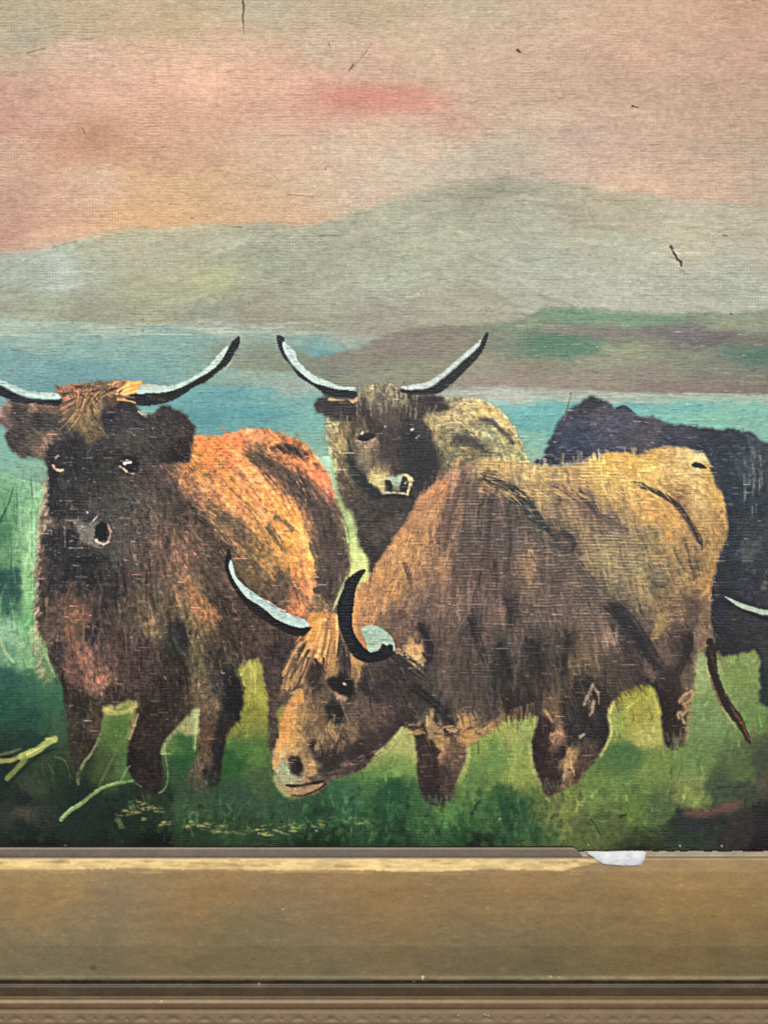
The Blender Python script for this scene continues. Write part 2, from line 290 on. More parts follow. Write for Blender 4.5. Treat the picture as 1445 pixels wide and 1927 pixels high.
# ================================================================= cow in the middle
PG('B 830,480 P 846,748 C 0,452 60,478 130,528 180,598 220,680 240,745 280,800 P 1010,900 900,1000 800,1100 720,1100 694,1075 B 850,1405 840,1350 800,1290 785,1200 770,1130 720,1080 690,1000 662,930 650,850 630,760 618,680 622,590 740,560',
   dict(data=cp('''B 660,640,8c7d55 690,700,8a754c 670,780,8a7a50 700,850,6f5c40 720,930,5f4f3a 760,1000,4f4030 640,860,9a9a6c 640,760,a59a70 800,1080,453930 850,1150,3f342e 950,1100,3a302c 1050,1050,3a302b 900,1250,45382e 820,1300,332824
850,1380,34261f 1000,1180,4f4034 1200,600,8f8058 1300,600,9a8860 1400,550,9c8a62 1350,700,6a6048 1250,700,7f7250 1280,800,6f6448 1350,800,7a6c48 1430,650,8a7f58 1300,520,8a7a5a 1200,850,54493a
C 0,480,a5905f 0,540,a08a5c 50,640,8a8560 120,700,85805a 180,560,9a8458 100,510,a08a5c 200,650,9a8558 0,700,5f563f 220,740,9a9a6a'''), e=30, pw=2.4, warp=5, wl=16), soft=4.0, rough=3, id=COW2)
fur(COW2, None, 1900, [(640, 850, R(85)), (700, 1000, R(80)), (900, 780, R(20)), (960, 820, R(60)), (860, 850, R(50))], 17, 1.8, 0.13, 0.5, box=(600, 1010, 730, 1100))
PG('C 0,545 60,555 110,590 150,630 185,680 175,690 140,650 100,610 50,575 0,560', '4a3f38', 2, 1.5, alpha=0.85)
PG('B 1300,690 1380,690 1445,720 1445,770 1380,745 1320,725', '3c352e', 3, 2, alpha=0.8)
PG('B 555,545 565,505 600,475 700,478 790,470 850,425 950,405 1030,440 1130,468 1245,478 1270,505 1285,535 1240,565 1160,572 1150,610 1190,690 1220,800 1232,910 1160,985 1090,1020 1000,1030 930,1020 860,1000 790,930 745,830 738,700 740,625 700,612 620,588 575,570',
   dict(data=cp('''B 780,650,5a4a38 760,680,4c4034 800,700,7f6c50 850,730,8a7055 800,780,6a5844 850,830,6a5a42 900,880,a08c5c 890,940,b8a870 755,780,3a342e 770,860,23262a 800,930,25272b 850,970,252628 900,1015,2a2725 950,700,3c322e
950,800,3d332e 1000,850,44362f 950,600,4f4436 900,500,6c6048 860,480,807050 950,440,857a5e 880,440,8f8664 1000,500,5d5240 1050,550,4d4236 1080,650,332c2c 1100,750,2b2a2c 1150,850,2c2a2c 1080,850,30302f 1200,900,353029 1150,950,332c28 1150,700,33302f 1030,780,2c2b2c
1150,620,3c3431 870,640,3a302c 600,530,3a3030 680,560,332c2a 740,590,2c2624 1100,500,3a302c 1200,520,332b2a 1260,530,3a302e 1000,1015,2c2824 820,540,3a322c'''), e=25, pw=2.6, warp=4, wl=14), soft=2, rough=2.6, wl=7, id=COW2)
fur(COW2, None, 1500, [(620, 770, R(10)), (730, 740, R(85)), (730, 850, R(82)), (790, 850, R(95)), (830, 760, R(-5)), (700, 850, R(70))], 15, 1.5, 0.16, 0.6, box=(590, 850, 715, 935))
for q in range(70):
    x = rs.uniform(440, 1120); y = rs.uniform(60, 300); L = rs.uniform(70, 210)
    ST('K %f,%f %f,%f %f,%f' % (x, y, x + rs.uniform(-8, 8), y + L / 2, x + rs.uniform(-16, 16), y + L), 2.2, 0.9, ('8f8468', '7a6e58', '5c5044', '453a36', 'a09470', '6a5e4c')[q % 6], 0.42, 0.35, 1.8)
bristles(500, (640, 830, 770, 940), [COW2], 30, 2.2, R(88), 0.15, 0.24, 0.4, 0.2, 0.01)
PG('K 150,205 240,225 340,225 460,205 460,235 420,275 370,240 250,245 160,240', 'b89468', 1.2, 1.6, alpha=0.85)
PG('K 80,120 200,160 330,190 430,190 430,220 330,225 200,215 110,190', '302a30', 1.4, 2, alpha=0.8)
PG('K 350,780 400,840 470,960 560,1080 640,1160 700,1220 720,1270 640,1280 540,1200 440,1090 380,1000 355,880', '1f252c', 2.4, 3, alpha=0.85)
PG('K 930,700 1050,640 1200,660 1270,820 1290,960 1180,1090 1060,1200 1030,1060 960,960 930,840', '23252a', 5, 4, alpha=0.55)
PG('K 640,720 850,640 900,760 930,960 800,980 680,960 620,840', '453a35', 6, 5, alpha=0.5)
PG('K 430,780 560,760 600,860 590,960 520,1000 460,940', '7f6f52', 4, 4, alpha=0.6)
PG('K 600,1010 650,1005 700,1060 740,1160 745,1225 700,1210 640,1120', 'b0a070', 2.0, 3, alpha=0.85)
PG('K 750,1060 830,1030 920,1025 930,1100 880,1150 830,1120 780,1090', '8f9c88', 1.4, 2, alpha=0.9, h=0.5)
PG('K 815,1130 900,1130 920,1190 830,1185', '7f7a5c', 1.3, 2, alpha=0.85)
PG('K 910,1030 970,1018 1030,1050 1042,1100 1005,1160 988,1240 965,1215 985,1120 960,1050', 'b8a878', 1.2, 2, alpha=0.92, h=0.4)
ST('K 745,1210 830,1208 930,1212 985,1228', 1.4, 1.2, 'a8a888', 0.85, 0.4, 1.8)
PG('K 745,1070 800,1080 820,1130 818,1180 770,1160 752,1110', '26251f', 1.0, 1.2)
PG('K 925,1055 960,1040 985,1080 970,1150 935,1195 905,1180 915,1110', '23261f', 1.0, 1.2)
ST('K 955,1110 975,1095', 1.4, .9, '94987c', .8)
ST('K 720,1245 850,1232 960,1245 1050,1258', 2.6, 1.6, '1c1e22', 0.85, .2, 1.8)
PG('K 450,640 500,595 560,575 625,590 640,625 580,665 520,690 475,675', '1b1c25', 1.2, 1.8)
PG('K 985,575 1040,560 1075,590 1060,625 1010,635 985,610', '1b1c22', 1.3, 1.8)
ST('K 470,660 510,688 570,668 640,650', 1.6, 1.2, 'a08068', 0.85, .4, 2); ST('K 570,730 610,695 640,650', 1.6, 1.2, '8a7058', 0.7, .4, 2)
ST('K 505,590 515,575', 1.6, 1.2, 'b0aca0', .85, .5, 1.4); ST('K 1020,548 1045,540', 2.0, 1.5, 'bcb6b2', .95, .6, 1.4); ST('K 745,515 760,512', 1.1, .9, 'a09c98', .8)
PG('K 980,570 1040,570 1060,620 1000,640 960,610', '1f1d22', 1.6, 2, alpha=.85); ST('K 1070,630 1100,610', 2.2, 1.4, '84706a', .7, .4, 2)
ST('K 590,230 600,330 605,420', 2.6, 1.6, '84746a', .6, .4, 2); ST('K 1065,330 1070,430', 2.6, 1.6, '6f6258', .6, .4, 2); ST('K 700,280 710,360', 2.4, 1.6, '8f8a78', .55, .4, 2)
PG('B 1025,440 1090,445 1180,432 1230,402 1300,345 1360,290 1410,248 1445,212 P 903,650 911,630 918,625 918,634 911,654 900,672 B 1400,312 1350,362 1300,412 1250,452 1220,465 1150,472 1040,462', '26282e', 0.9, 0.9, id=H2R)
PG('B 1025,428 1100,415 1160,403 1200,383 1260,343 1320,288 1380,238 1430,193 1445,182 P 910,630 905,640 B 1445,208 1400,250 1340,300 1280,352 1220,400 1170,432 1100,440 1040,440', 'c8d4cc', 0.8, 0.9, h=0.5, id=H2R)
PG('B 347,152 365,148 388,158 391,180 384,210 400,260 440,320 500,365 560,395 620,420 700,440 780,455 770,490 700,482 620,470 570,437 500,392 460,362 420,302 385,267 360,212', '22242c', 0.9, 0.9, id=H2L)
PG('B 384,183 420,208 450,240 466,288 510,333 560,368 620,394 700,426 772,432 768,445 680,440 600,420 540,400 480,350 440,310 410,265 385,220', 'c8dad2', 0.8, 0.8, h=0.5, id=H2L)
# ================================================================= cow at the left
PG('A 1000,705 P 400,822 435,814 469,808 490,807 514,810 538,819 566,829 583,846 597,864 614,888 625,912 635,947 642,978 647,1012 654,1040 658,1064 650,1090 642,1104 632,1138 660,1160 700,1250 600,1350 525,1330 528,1400 516,1432 504,1400 E 308,980 290,850 255,700 180,708 140,745 D 1300,640 1318,700 1322,800 1290,890 1240,960 1215,1060 1200,1150 1190,1230 1120,1255 1040,1250 1020,1215 1060,1100 1085,1000 1082,900 1076,835 1058,805 1020,852 960,930 900,1000 880,1060 885,1150 880,1240 840,1288 780,1262 740,1210 700,1140 695,1050 710,950 740,830 742,768 660,790 600,800 562,828 550,920 530,1000 500,1080 430,1160 400,1140 380,1060 370,960 360,850 350,740 320,650 280,560 260,480 212,400 192,300 190,200 195,100 A 205,1400 212,1250 222,1150 240,1050 255,950 400,880 800,800',
   dict(data=cp('''B 50,750,d2763a 150,720,d98048 230,680,d29058 0,800,d8823f 60,870,d08a45 150,850,d08a50 200,950,d99a55 100,950,cf9048 280,900,d08a50 300,1000,dc9850 350,1100,dd9c4c 420,1150,e0a254 500,1200,dd9e50 520,1300,d99a54
300,1150,cf9a58 200,1100,bd8a50 100,1050,c58a52 150,1200,7a5a38 300,1250,a5803f 400,1300,b8883f 480,1400,cf9048 250,800,7a5632 320,850,6a4a35 400,900,6f4f3a 450,950,5a4232 500,1020,4f3a30 560,1100,5a4538 620,1150,5a453a 600,1250,4f3c32
650,1350,4c3a32 330,690,b87c46 440,740,b8733f 540,800,c98048 560,900,d08050 500,860,cf8048 600,950,c87848 420,860,c88048 640,1020,a56a48 670,1100,6a5038 550,1000,8a5c42 450,1050,c08a4c 480,1100,d8a050 540,1200,c08c4c 560,1300,7a5c3c 80,850,d08040 50,960,c8964e 250,1080,cf9850
20,1000,8a5c3c 0,900,a86f38 50,1150,54402f 0,1250,4f3c2e
E 500,200,d09850 520,300,c08550 470,380,a06a42 400,150,a8803f 300,100,8a6838 540,120,dca050 600,60,57443a 640,200,4c3c34 600,300,42342d 100,300,5c4232 200,450,4f382b 300,550,4f382a 200,600,4a3428 350,650,3c2c28 100,700,45352a 330,800,4a362a 330,950,50392c 590,420,7a6040 200,200,66502f 380,300,5a4432 330,1150,4a3a2a 350,1350,443c28
A 700,950,4a3c34 850,950,4f3c35 950,1000,4d3a34 600,1000,453a32 800,1100,5a4a3c 1000,1100,3f3028 1080,1150,3c2c26 700,1200,4a4038 900,1250,5a4436 1050,1200,6a4c3a 1150,1250,4f3c2e 1100,1040,8a5f42 1020,960,94683c 1120,950,b08a50 1100,860,b87838 1200,1000,cf9a4c 1200,1150,c89a50 1150,1100,8a6a42 1000,1350,7a5542 850,1350,5d4438 700,1400,4f3d34 400,1380,22242a 300,1400,33303a 1200,1350,463528
230,1000,8a7a5a 240,1150,6a5844 205,1200,84705a 215,1330,5c4030 300,1200,2d2b2c 500,1340,28282a 600,1350,3a3634
D 230,100,4a3530 220,250,4a3a2c 320,100,2f2c32 500,100,262628 600,200,332c2a 450,200,3a2f2c 400,250,6a4530 430,300,85583c 400,350,7a5238 300,350,5a4232 300,500,3a2a30 290,440,5f4a3a 400,520,6a4438 480,560,84583f 500,610,7f5440 560,680,9a6a4e 400,650,6a463a 520,430,33282a 600,350,4d3a30 700,350,54402f
800,300,5a4834 850,200,5e4a34 950,150,6a5038 1050,200,8a6238 1070,270,94683a 1150,330,8f6238 1100,130,5c4430 900,330,5f4c34 820,380,7a6242 1000,300,6d5a34 980,380,22221f 1010,430,262622 950,470,3a342a 1050,370,7a5f36 1060,450,6f5f38 1080,600,5f5232 1100,750,6a5438 700,500,4a3430 800,500,402c26 650,600,54382e 750,650,4a332a 620,470,4f3630 560,500,5a3e34
850,700,36261f 950,700,33241d 950,600,38281f 600,750,3c2a22 450,800,33281e 420,900,3f3626 500,900,4a3a26 450,1000,33281e 430,1080,33301e 360,720,33291f 800,850,2f201b 900,850,33241d 780,1000,33251f 800,1150,2c1f1c 850,1230,2a1c1c 720,1100,221a17 1000,850,3a2c1f 1120,900,5d4428 1130,1050,5a4028 1090,1180,57452f
1090,980,6a3f24 1150,800,6f5638 1260,700,17171a 1270,800,18171a 1200,700,35302a 1220,900,2a2420 1190,1050,241f1b 1170,1180,221f1b 1200,550,3c2f26 1150,500,4f3f28 1250,600,2f2822 1300,400,4c3326 1400,450,4c3528 1300,300,422e25 1200,250,402c22 1200,430,4a3826'''), e=14, pw=2.4, ax=1.2, ay=0.85, warp=5.5, wl=12), soft=2.4, rough=3.0, wl=8, id=COW1)
fl1 = [(420, 850, R(30)), (480, 900, R(40)), (560, 1000, R(65)), (600, 1050, R(80)), (480, 1020, R(45)), (350, 1050, R(60)), (300, 1150, R(65)), (120, 1150, R(95)), (150, 1280, R(90)), (300, 1300, R(100)),
       (380, 1150, R(60)), (460, 1150, R(40)), (520, 1200, R(80)), (290, 1450, R(90)), (250, 1000, R(80)), (90, 1000, R(95)), (400, 1350, R(90)), (570, 860, R(45))]
fur(COW1, None, 8200, fl1, 21, 1.8, 0.15, 0.6, box=(60, 665, 800, 1500))
PG('B 310,760 350,740 420,742 480,765 520,800 518,832 480,815 430,790 360,785', '33261e', 2.2, 2, alpha=0.92)
PG('B 540,840 580,850 612,880 625,920 600,895 560,865', '6a4528', 1.6, 1.5, alpha=0.8)
for k, (t, wv, c) in enumerate([('B 215,790 270,830 330,900 400,990', 7, '5c3f2a'), ('B 380,880 440,950 500,1040 560,1140 590,1300', 11, '4d3a31'), ('B 300,1180 350,1250 400,1320', 4, '5c4a2c'), ('B 150,1060 220,1120 280,1200', 5, '8a6238'),
     ('B 30,920 90,1010 180,1080', 5, 'a8763f'), ('B 340,1140 380,1150 440,1210', 3, '6a5230')]):
    for q in range(14):
        P = np.array(pl(t)) + rs.normal(0, wv * 0.8, 2); P = P + rs.normal(0, 2, P.shape)
        b.stroke(openspline([tuple(p) for p in P]), 2.2, 0.9, np.array(hexc(c)) * rs.uniform(0.8, 1.3), 0.4, 0.15, 1, 1.2)
for t, wv, c, n_ in (('B 240,800 330,870 430,960 500,1060 560,1180 590,1330', 9, '54402f', 26), ('B 400,900 500,990 590,1090 650,1200 665,1330', 12, '4a3831', 46), ('B 620,1130 640,1240 640,1360', 10, '4a3932', 20), ('B 100,900 190,1000 280,1110', 6, '8f6236', 10),
                    ('B 0,1120 120,1190 260,1290', 10, '5c4634', 20), ('B 40,850 160,930 260,1040', 5, 'a06c38', 8), ('E 560,60 600,200 610,330', 12, '4f3d34', 22)):
    for q in range(int(n_ * 0.75)):
        P = np.array(pl(t)) + rs.normal(0, wv, 2); P = P + rs.normal(0, 2.4, P.shape)
        b.stroke(openspline([tuple(p) for p in P]), 2.8, 1.1, np.array(hexc(c)) * rs.uniform(0.8, 1.2), 0.34, 0.2, 1.4, 1.4)
for _ in range(240):     # fine orange and straw hairs on the back
    x = rs.uniform(365, 590); y = rs.uniform(830, 1040); a = R(20 + (x - 360) * 0.14 + (y - 830) * 0.12) + rs.normal(0, .2); L = rs.uniform(8, 22)
    b.stroke([(x, y), (x + math.cos(a) * L, y + math.sin(a) * L)], 1.2, 0.5, hexc(('f0b070', 'eaa058', 'b86a30', '8a5c34')[rs.randint(4)]), 0.4, 0.25)
for _ in range(150):
    x = rs.uniform(90, 460); y = rs.uniform(1120, 1290); a = R(75) + rs.normal(0, .3); L = rs.uniform(8, 26)
    b.stroke([(x, y), (x + math.cos(a) * L, y + math.sin(a) * L)], 1.3, 0.5, hexc(('8a6248', '9a6f50', '241a18', '2d2220')[rs.randint(4)]), 0.45, 0.3)
for t in ('D 395,230 430,300 450,400 440,480', 'D 390,420 430,520 500,600 590,690', 'D 980,100 1020,180 1080,270 1180,360', 'D 1000,230 1060,330 1110,420', 'D 980,20 1040,90 1100,180', 'A 980,1280 1020,1360 1060,1430'):
    for q in range(5):
        P = np.array(pl(t)) + rs.normal(0, 4, 2)
        b.stroke(openspline([tuple(p) for p in P + rs.normal(0, 1.5, P.shape)]), 1.8, 0.7, hexc(('8a6048', '7f5a3c', '75553a')[q % 3]), 0.35, 0.3, 1, 1)
bristles(700, (80, 400, 1000, 1330), [COW1], 52, 3.0, lambda x, y: R(88 + (200 - x) * 0.06), 0.16, 0.26, 0.38, 0.2, 0.01)
bristles(700, (360, 660, 830, 1120), [COW1], 48, 3.0, lambda x, y: R(25 + (x - 380) * 0.17 + (y - 850) * 0.08), 0.12, 0.15, 0.34, 0.2, 0.01)
# head
PG('A 25,515 5,560 0,620 38,650 28,700 60,770 112,812 170,815 240,828 256,870 262,950 250,1050 238,1150 228,1250 250,1330 330,1400 480,1420 620,1380 680,1280 700,1150 760,1000 840,900 870,852 960,842 1028,832 1038,760 1056,700 1062,640 1032,618 1012,580 950,550 905,528 850,552 790,592 750,545 735,500 770,440 775,402 690,398 600,398 480,408 330,418 310,450 325,500 200,505 100,505',
   dict(data=cp('''A 100,570,3a322e 200,600,38302c 80,700,3a302c 130,760,453a33 20,560,7a6256 15,620,5f4c44 240,740,7a6048 215,730,5f4c3c 150,540,4a3f36 175,545,6f5a48 300,600,3c3430 600,600,2c2830 700,620,3a3438 800,620,36302f 900,600,332e2c 980,650,3a2c28
850,720,36322e 750,700,403c36 680,720,403c38 1000,750,2d2422 1000,820,241d1c 400,750,2d2a2c 550,750,302c2a 300,780,28252a 400,850,2a282b 500,850,2c2a2b 600,800,2e2a28 600,880,302e2c 300,950,26272b 400,950,2f2d2e 500,1000,36332f 300,1100,25262b
400,1080,33302f 330,1250,2a282b 450,1200,5a574a 400,1200,454037 500,1150,33312f 480,1230,5f5d50 600,1150,46403a 450,1330,2f2c2c 350,1300,2a292c 650,1050,443c34 550,1080,45403a 700,950,443a33 800,900,443630
650,1250,4a4038 540,1200,3c3934 330,440,8a5a42 400,440,7a4f3a 350,520,7f5840 480,440,6a5232 420,560,6f5838 500,540,806842 480,640,6f5a38 510,690,604c30 580,430,6f5636 650,430,8a6238 720,420,d8963f 740,440,d8a04d 600,480,54402e
680,520,2c2430 300,540,6a4c3c 700,510,302630 640,620,302c30 240,280,252429 560,900,33302c 250,1150,57483c'''), e=14, pw=2.7, warp=3.5, wl=12), soft=1.8, rough=3.2, wl=7, id=COW1)
PG('A 775,540 870,535 850,552 800,585 775,575', '79aea4', 1, 1, id=WATER)
fur(COW1, None, 3400, [(60, 800, R(30)), (150, 750, R(110)), (170, 900, R(88)), (300, 800, R(20)), (330, 830, R(60)), (200, 1000, R(80)), (260, 930, R(70)), (120, 720, R(30)), (240, 725, R(-10))], 13, 1.7, 0.20, 0.6, box=(0, 370, 715, 1075))
for _ in range(46):      # forelock
    x = rs.uniform(330, 545); k = (x - 330) / 215.0
    y = 455 + rs.uniform(-20, 45)
    x1 = x + (-40 + 90 * k) * 0.6 + rs.uniform(-25, 25) - 15; y1 = y + rs.uniform(70, 190)
    ST('A %f,%f %f,%f %f,%f' % (480 + (x - 430) * 0.7, y, (x + 480) / 2, (y + y1) / 2 - 10, x1, y1), 1.7, 0.6, ('9a7c4c', '8a6c40', '3a2e26', 'b08a58', '4f3d2c')[rs.randint(5)], 0.75, 0.35)
for _ in range(60):
    x = rs.uniform(310, 700); y = rs.uniform(415, 490); L = rs.uniform(20, 60); a = R(-20) + rs.normal(0, .4) if x > 440 else R(30) + rs.normal(0, .5)
    ST('A %f,%f %f,%f' % (x, y, x + L * math.cos(a), y + L * math.sin(a)), 1.8, 0.7, ('b07a5c', '2c2420', '8a6040', '9a7a48', '6a4c34', '453224')[rs.randint(6)], 0.7, 0.35)
PG('A 690,410 740,402 775,410 770,435 735,462 690,470 660,455', 'd8983f', 1.5, 1.8, h=0.6)
for t in ('A 690,420 720,405 760,412', 'A 660,462 700,440 745,430', 'A 670,470 720,458 765,440', 'A 640,450 680,425 720,420'):
    ST(t, 2.0, 0.9, 'eec07c', 0.85, 0.5)
# eyes and muzzle of the left cow
PG('A 655,820 690,800 740,810 760,850 745,890 700,905 665,880 650,850', '1c1a20', 1.6, 1.6)
PG('A 683,845 705,838 725,850 728,872 705,882 688,868', '14161f', 0.9, 0.6)
ST('J 1200,345 1250,380 1290,415', 1.8, 2.0, 'c0a684', 0.85, 0.5, 2.0); ST('J 1290,420 1340,445 1390,445', 2.0, 1.4, 'a8906c', 0.85, 0.5, 2.0)
ST('J 1265,305 1300,295 1345,288', 2.4, 1.8, 'dcd6d0', 1, 0.8, 1.4); ST('J 1285,262 1310,255', 1.2, .9, 'b8a8a0', .9, .6); ST('J 1210,270 1240,270', 1, .8, '8a8488', .8)
ST('J 290,335 330,380 370,405', 1.6, 1.6, 'a89a78', 0.85, 0.4, 2.0); ST('J 360,400 400,400 430,390', 2.2, 1.6, 'b0a684', 0.85, 0.5, 2.0); ST('J 330,230 350,205 375,205', 1.6, 1.2, '9a9894', 0.85, .4, 1.8); PG('J 380,500 500,560 520,640 430,640 360,580', '4c463c', 4, 4, alpha=0.6)
PG('A 430,1190 520,1150 560,1180 540,1250 500,1290 450,1270 425,1230', '65645a', 3, 3, alpha=0.6)
for _ in range(40):
    x = rs.uniform(420, 540); y = rs.uniform(1155, 1290); a = rs.uniform(-1.5, -0.4); L = rs.uniform(10, 36)
    ST('A %f,%f %f,%f' % (x, y, x + L * math.cos(a), y + L * math.sin(a)), 1.1, 0.5, ('8a887a', '6f6c60', '3a3833')[rs.randint(3)], 0.6, 0.3)
PG('J 590,1080 680,1130 780,1160 900,1120 960,1150 900,1250 820,1360 740,1400 680,1330 620,1220', '6a695f', 3, 5, alpha=0.55)
PG('J 880,1150 930,1100 1010,1110 1040,1200 1035,1290 990,1370 930,1365 870,1330 850,1290', '131a20', 1.2, 1.6)
PG('J 450,1260 560,1180 640,1260 660,1340 560,1400 480,1360', '232226', 2, 3, alpha=0.8)
ST('J 870,1345 920,1385 990,1400 1040,1370', 2.2, 1.5, 'c8bd98', 0.9, 0.6, 2.2); ST('J 1040,1150 1075,1230 1055,1330', 2.0, 2.0, '9a7f74', 0.75, 0.5, 2.4); ST('J 830,1400 900,1440 980,1440', 2.0, 1.2, '7f7464', 0.6, 0.4, 2.2)
for t, r, c, al in (('J 840,1090 870,1050 895,1025', 1.5, 'b8b6ae', .8), ('J 755,960 762,970', 1.4, 'b0b0b0', .7), ('J 450,1170 450,1250 455,1440', 1.1, '8a8688', .6), ('J 460,1075 560,1080 650,1075', 1.2, '84806c', .6), ('J 510,1455 600,1455 680,1450', 1.1, '8a8880', .6), ('J 680,1160 740,1165', 1.4, '9a9a84', .6),
                    ('J 570,1690 660,1688', 1.5, 'a8a6a0', .7), ('J 340,820 430,805', 1, '7f8488', .6), ('J 520,1365 570,1350', 1.6, '7a7a74', .6), ('J 270,1220 275,1270', 1.5, '7a7a80', .5), ('J 700,235 830,225', 1, '8a8888', .5), ('J 980,230 1110,230', 1, '7a7878', .5), ('J 540,1560 700,1560 830,1545', 1.2, '6a665c', .6), ('J 1210,1045 1340,1050', 1, '94867c', .5)):
    ST(t, r, r * .7, c, al, 0.5, 1.6)
PG('J 590,1580 800,1560 960,1600 900,1660 700,1700 600,1650', '16191f', 3, 3, alpha=0.7)
for _ in range(520):     # glints on raised threads of the dark head, put into the colour
    x = rs.uniform(20, 350); y = rs.uniform(770, 1110)
    if b.idm[int((y - b.y0) / S), int((x - b.x0) / S)] == COW1: b.stroke([(x, y), (x + rs.uniform(.5, 4), y + rs.uniform(-1, 1))], 0.9, 0.6, hexc(('6f6c70', '56545a', '7f7974', '141518', '4a4440')[rs.randint(5)]), rs.uniform(.3, .8), 0.5)
PG('A 380,1340 480,1350 560,1345 600,1360 560,1385 450,1392 380,1375', '1f2226', 3, 3, alpha=0.7)
# horns of the left cow
PG('A 700,472 760,460 850,452 930,448 1000,425 1060,392 1130,342 1190,300 1228,245 1258,192 1288,156 1306,160 1302,200 1278,240 1252,290 1222,318 1180,352 1120,400 1060,428 1000,468 940,500 870,522 760,530 735,510 715,490', '1c2024', 0.9, 1.0, h=0.4, id=H1R)
PG('A 770,413 860,418 930,422 990,403 1060,368 1130,318 1180,263 1228,213 1240,216 1218,262 1180,312 1122,357 1050,392 990,427 900,456 800,462 745,465', 'c2d6c8', 0.8, 0.9, h=0.5, id=H1R)
ST('A 775,420 830,425 860,422', 2.6, 1, 'd8d3b4', 0.8, 0.4); ST('A 1130,330 1180,275 1222,222', 1.3, .8, 'd3e0da', 0.9, 0.4)
ST('A 1228,330 1250,300 1262,285', 1.5, .8, 'bcc5b8', 0.8, 0.3)
for _ in range(16):
    x = rs.uniform(760, 960); y = rs.uniform(468, 510) - (x - 760) * 0.02; ST('A %f,%f %f,%f' % (x, y, x + rs.uniform(15, 50), y - rs.uniform(2, 10)), 1.2, .5, ('4a453a', '3c382f')[rs.randint(2)], 0.5, 0.3)
ST('A 645,495 690,498 735,512', 2.8, 1.8, 'b98a58', 0.95, 0.6); ST('A 665,478 700,482 730,486', 2.0, 1.2, '8f6a44', 0.95, 0.5); ST('A 690,490 720,500 740,505', 1.8, 1, '14181c', 0.9)
PG('A 750,555 775,572 800,570 795,582 770,580', 'cdb488', 0.9, 0.9, h=0.4)
PG('A 0,418 40,440 100,470 160,490 240,497 330,500 322,530 240,522 160,516 80,510 20,482 0,475 P -50,720 -90,660 -100,630 -92,628 -70,668 -40,700', '22222c', 0.9, 1.0, id=H1L)
PG('P -96,628 -70,655 -40,690 A 0,388 50,408 100,430 160,450 250,458 310,462 330,490 240,492 160,482 90,460 40,432 0,414 P -46,706 -80,668', 'c0d6cc', 0.8, 0.9, h=0.5, id=H1L)
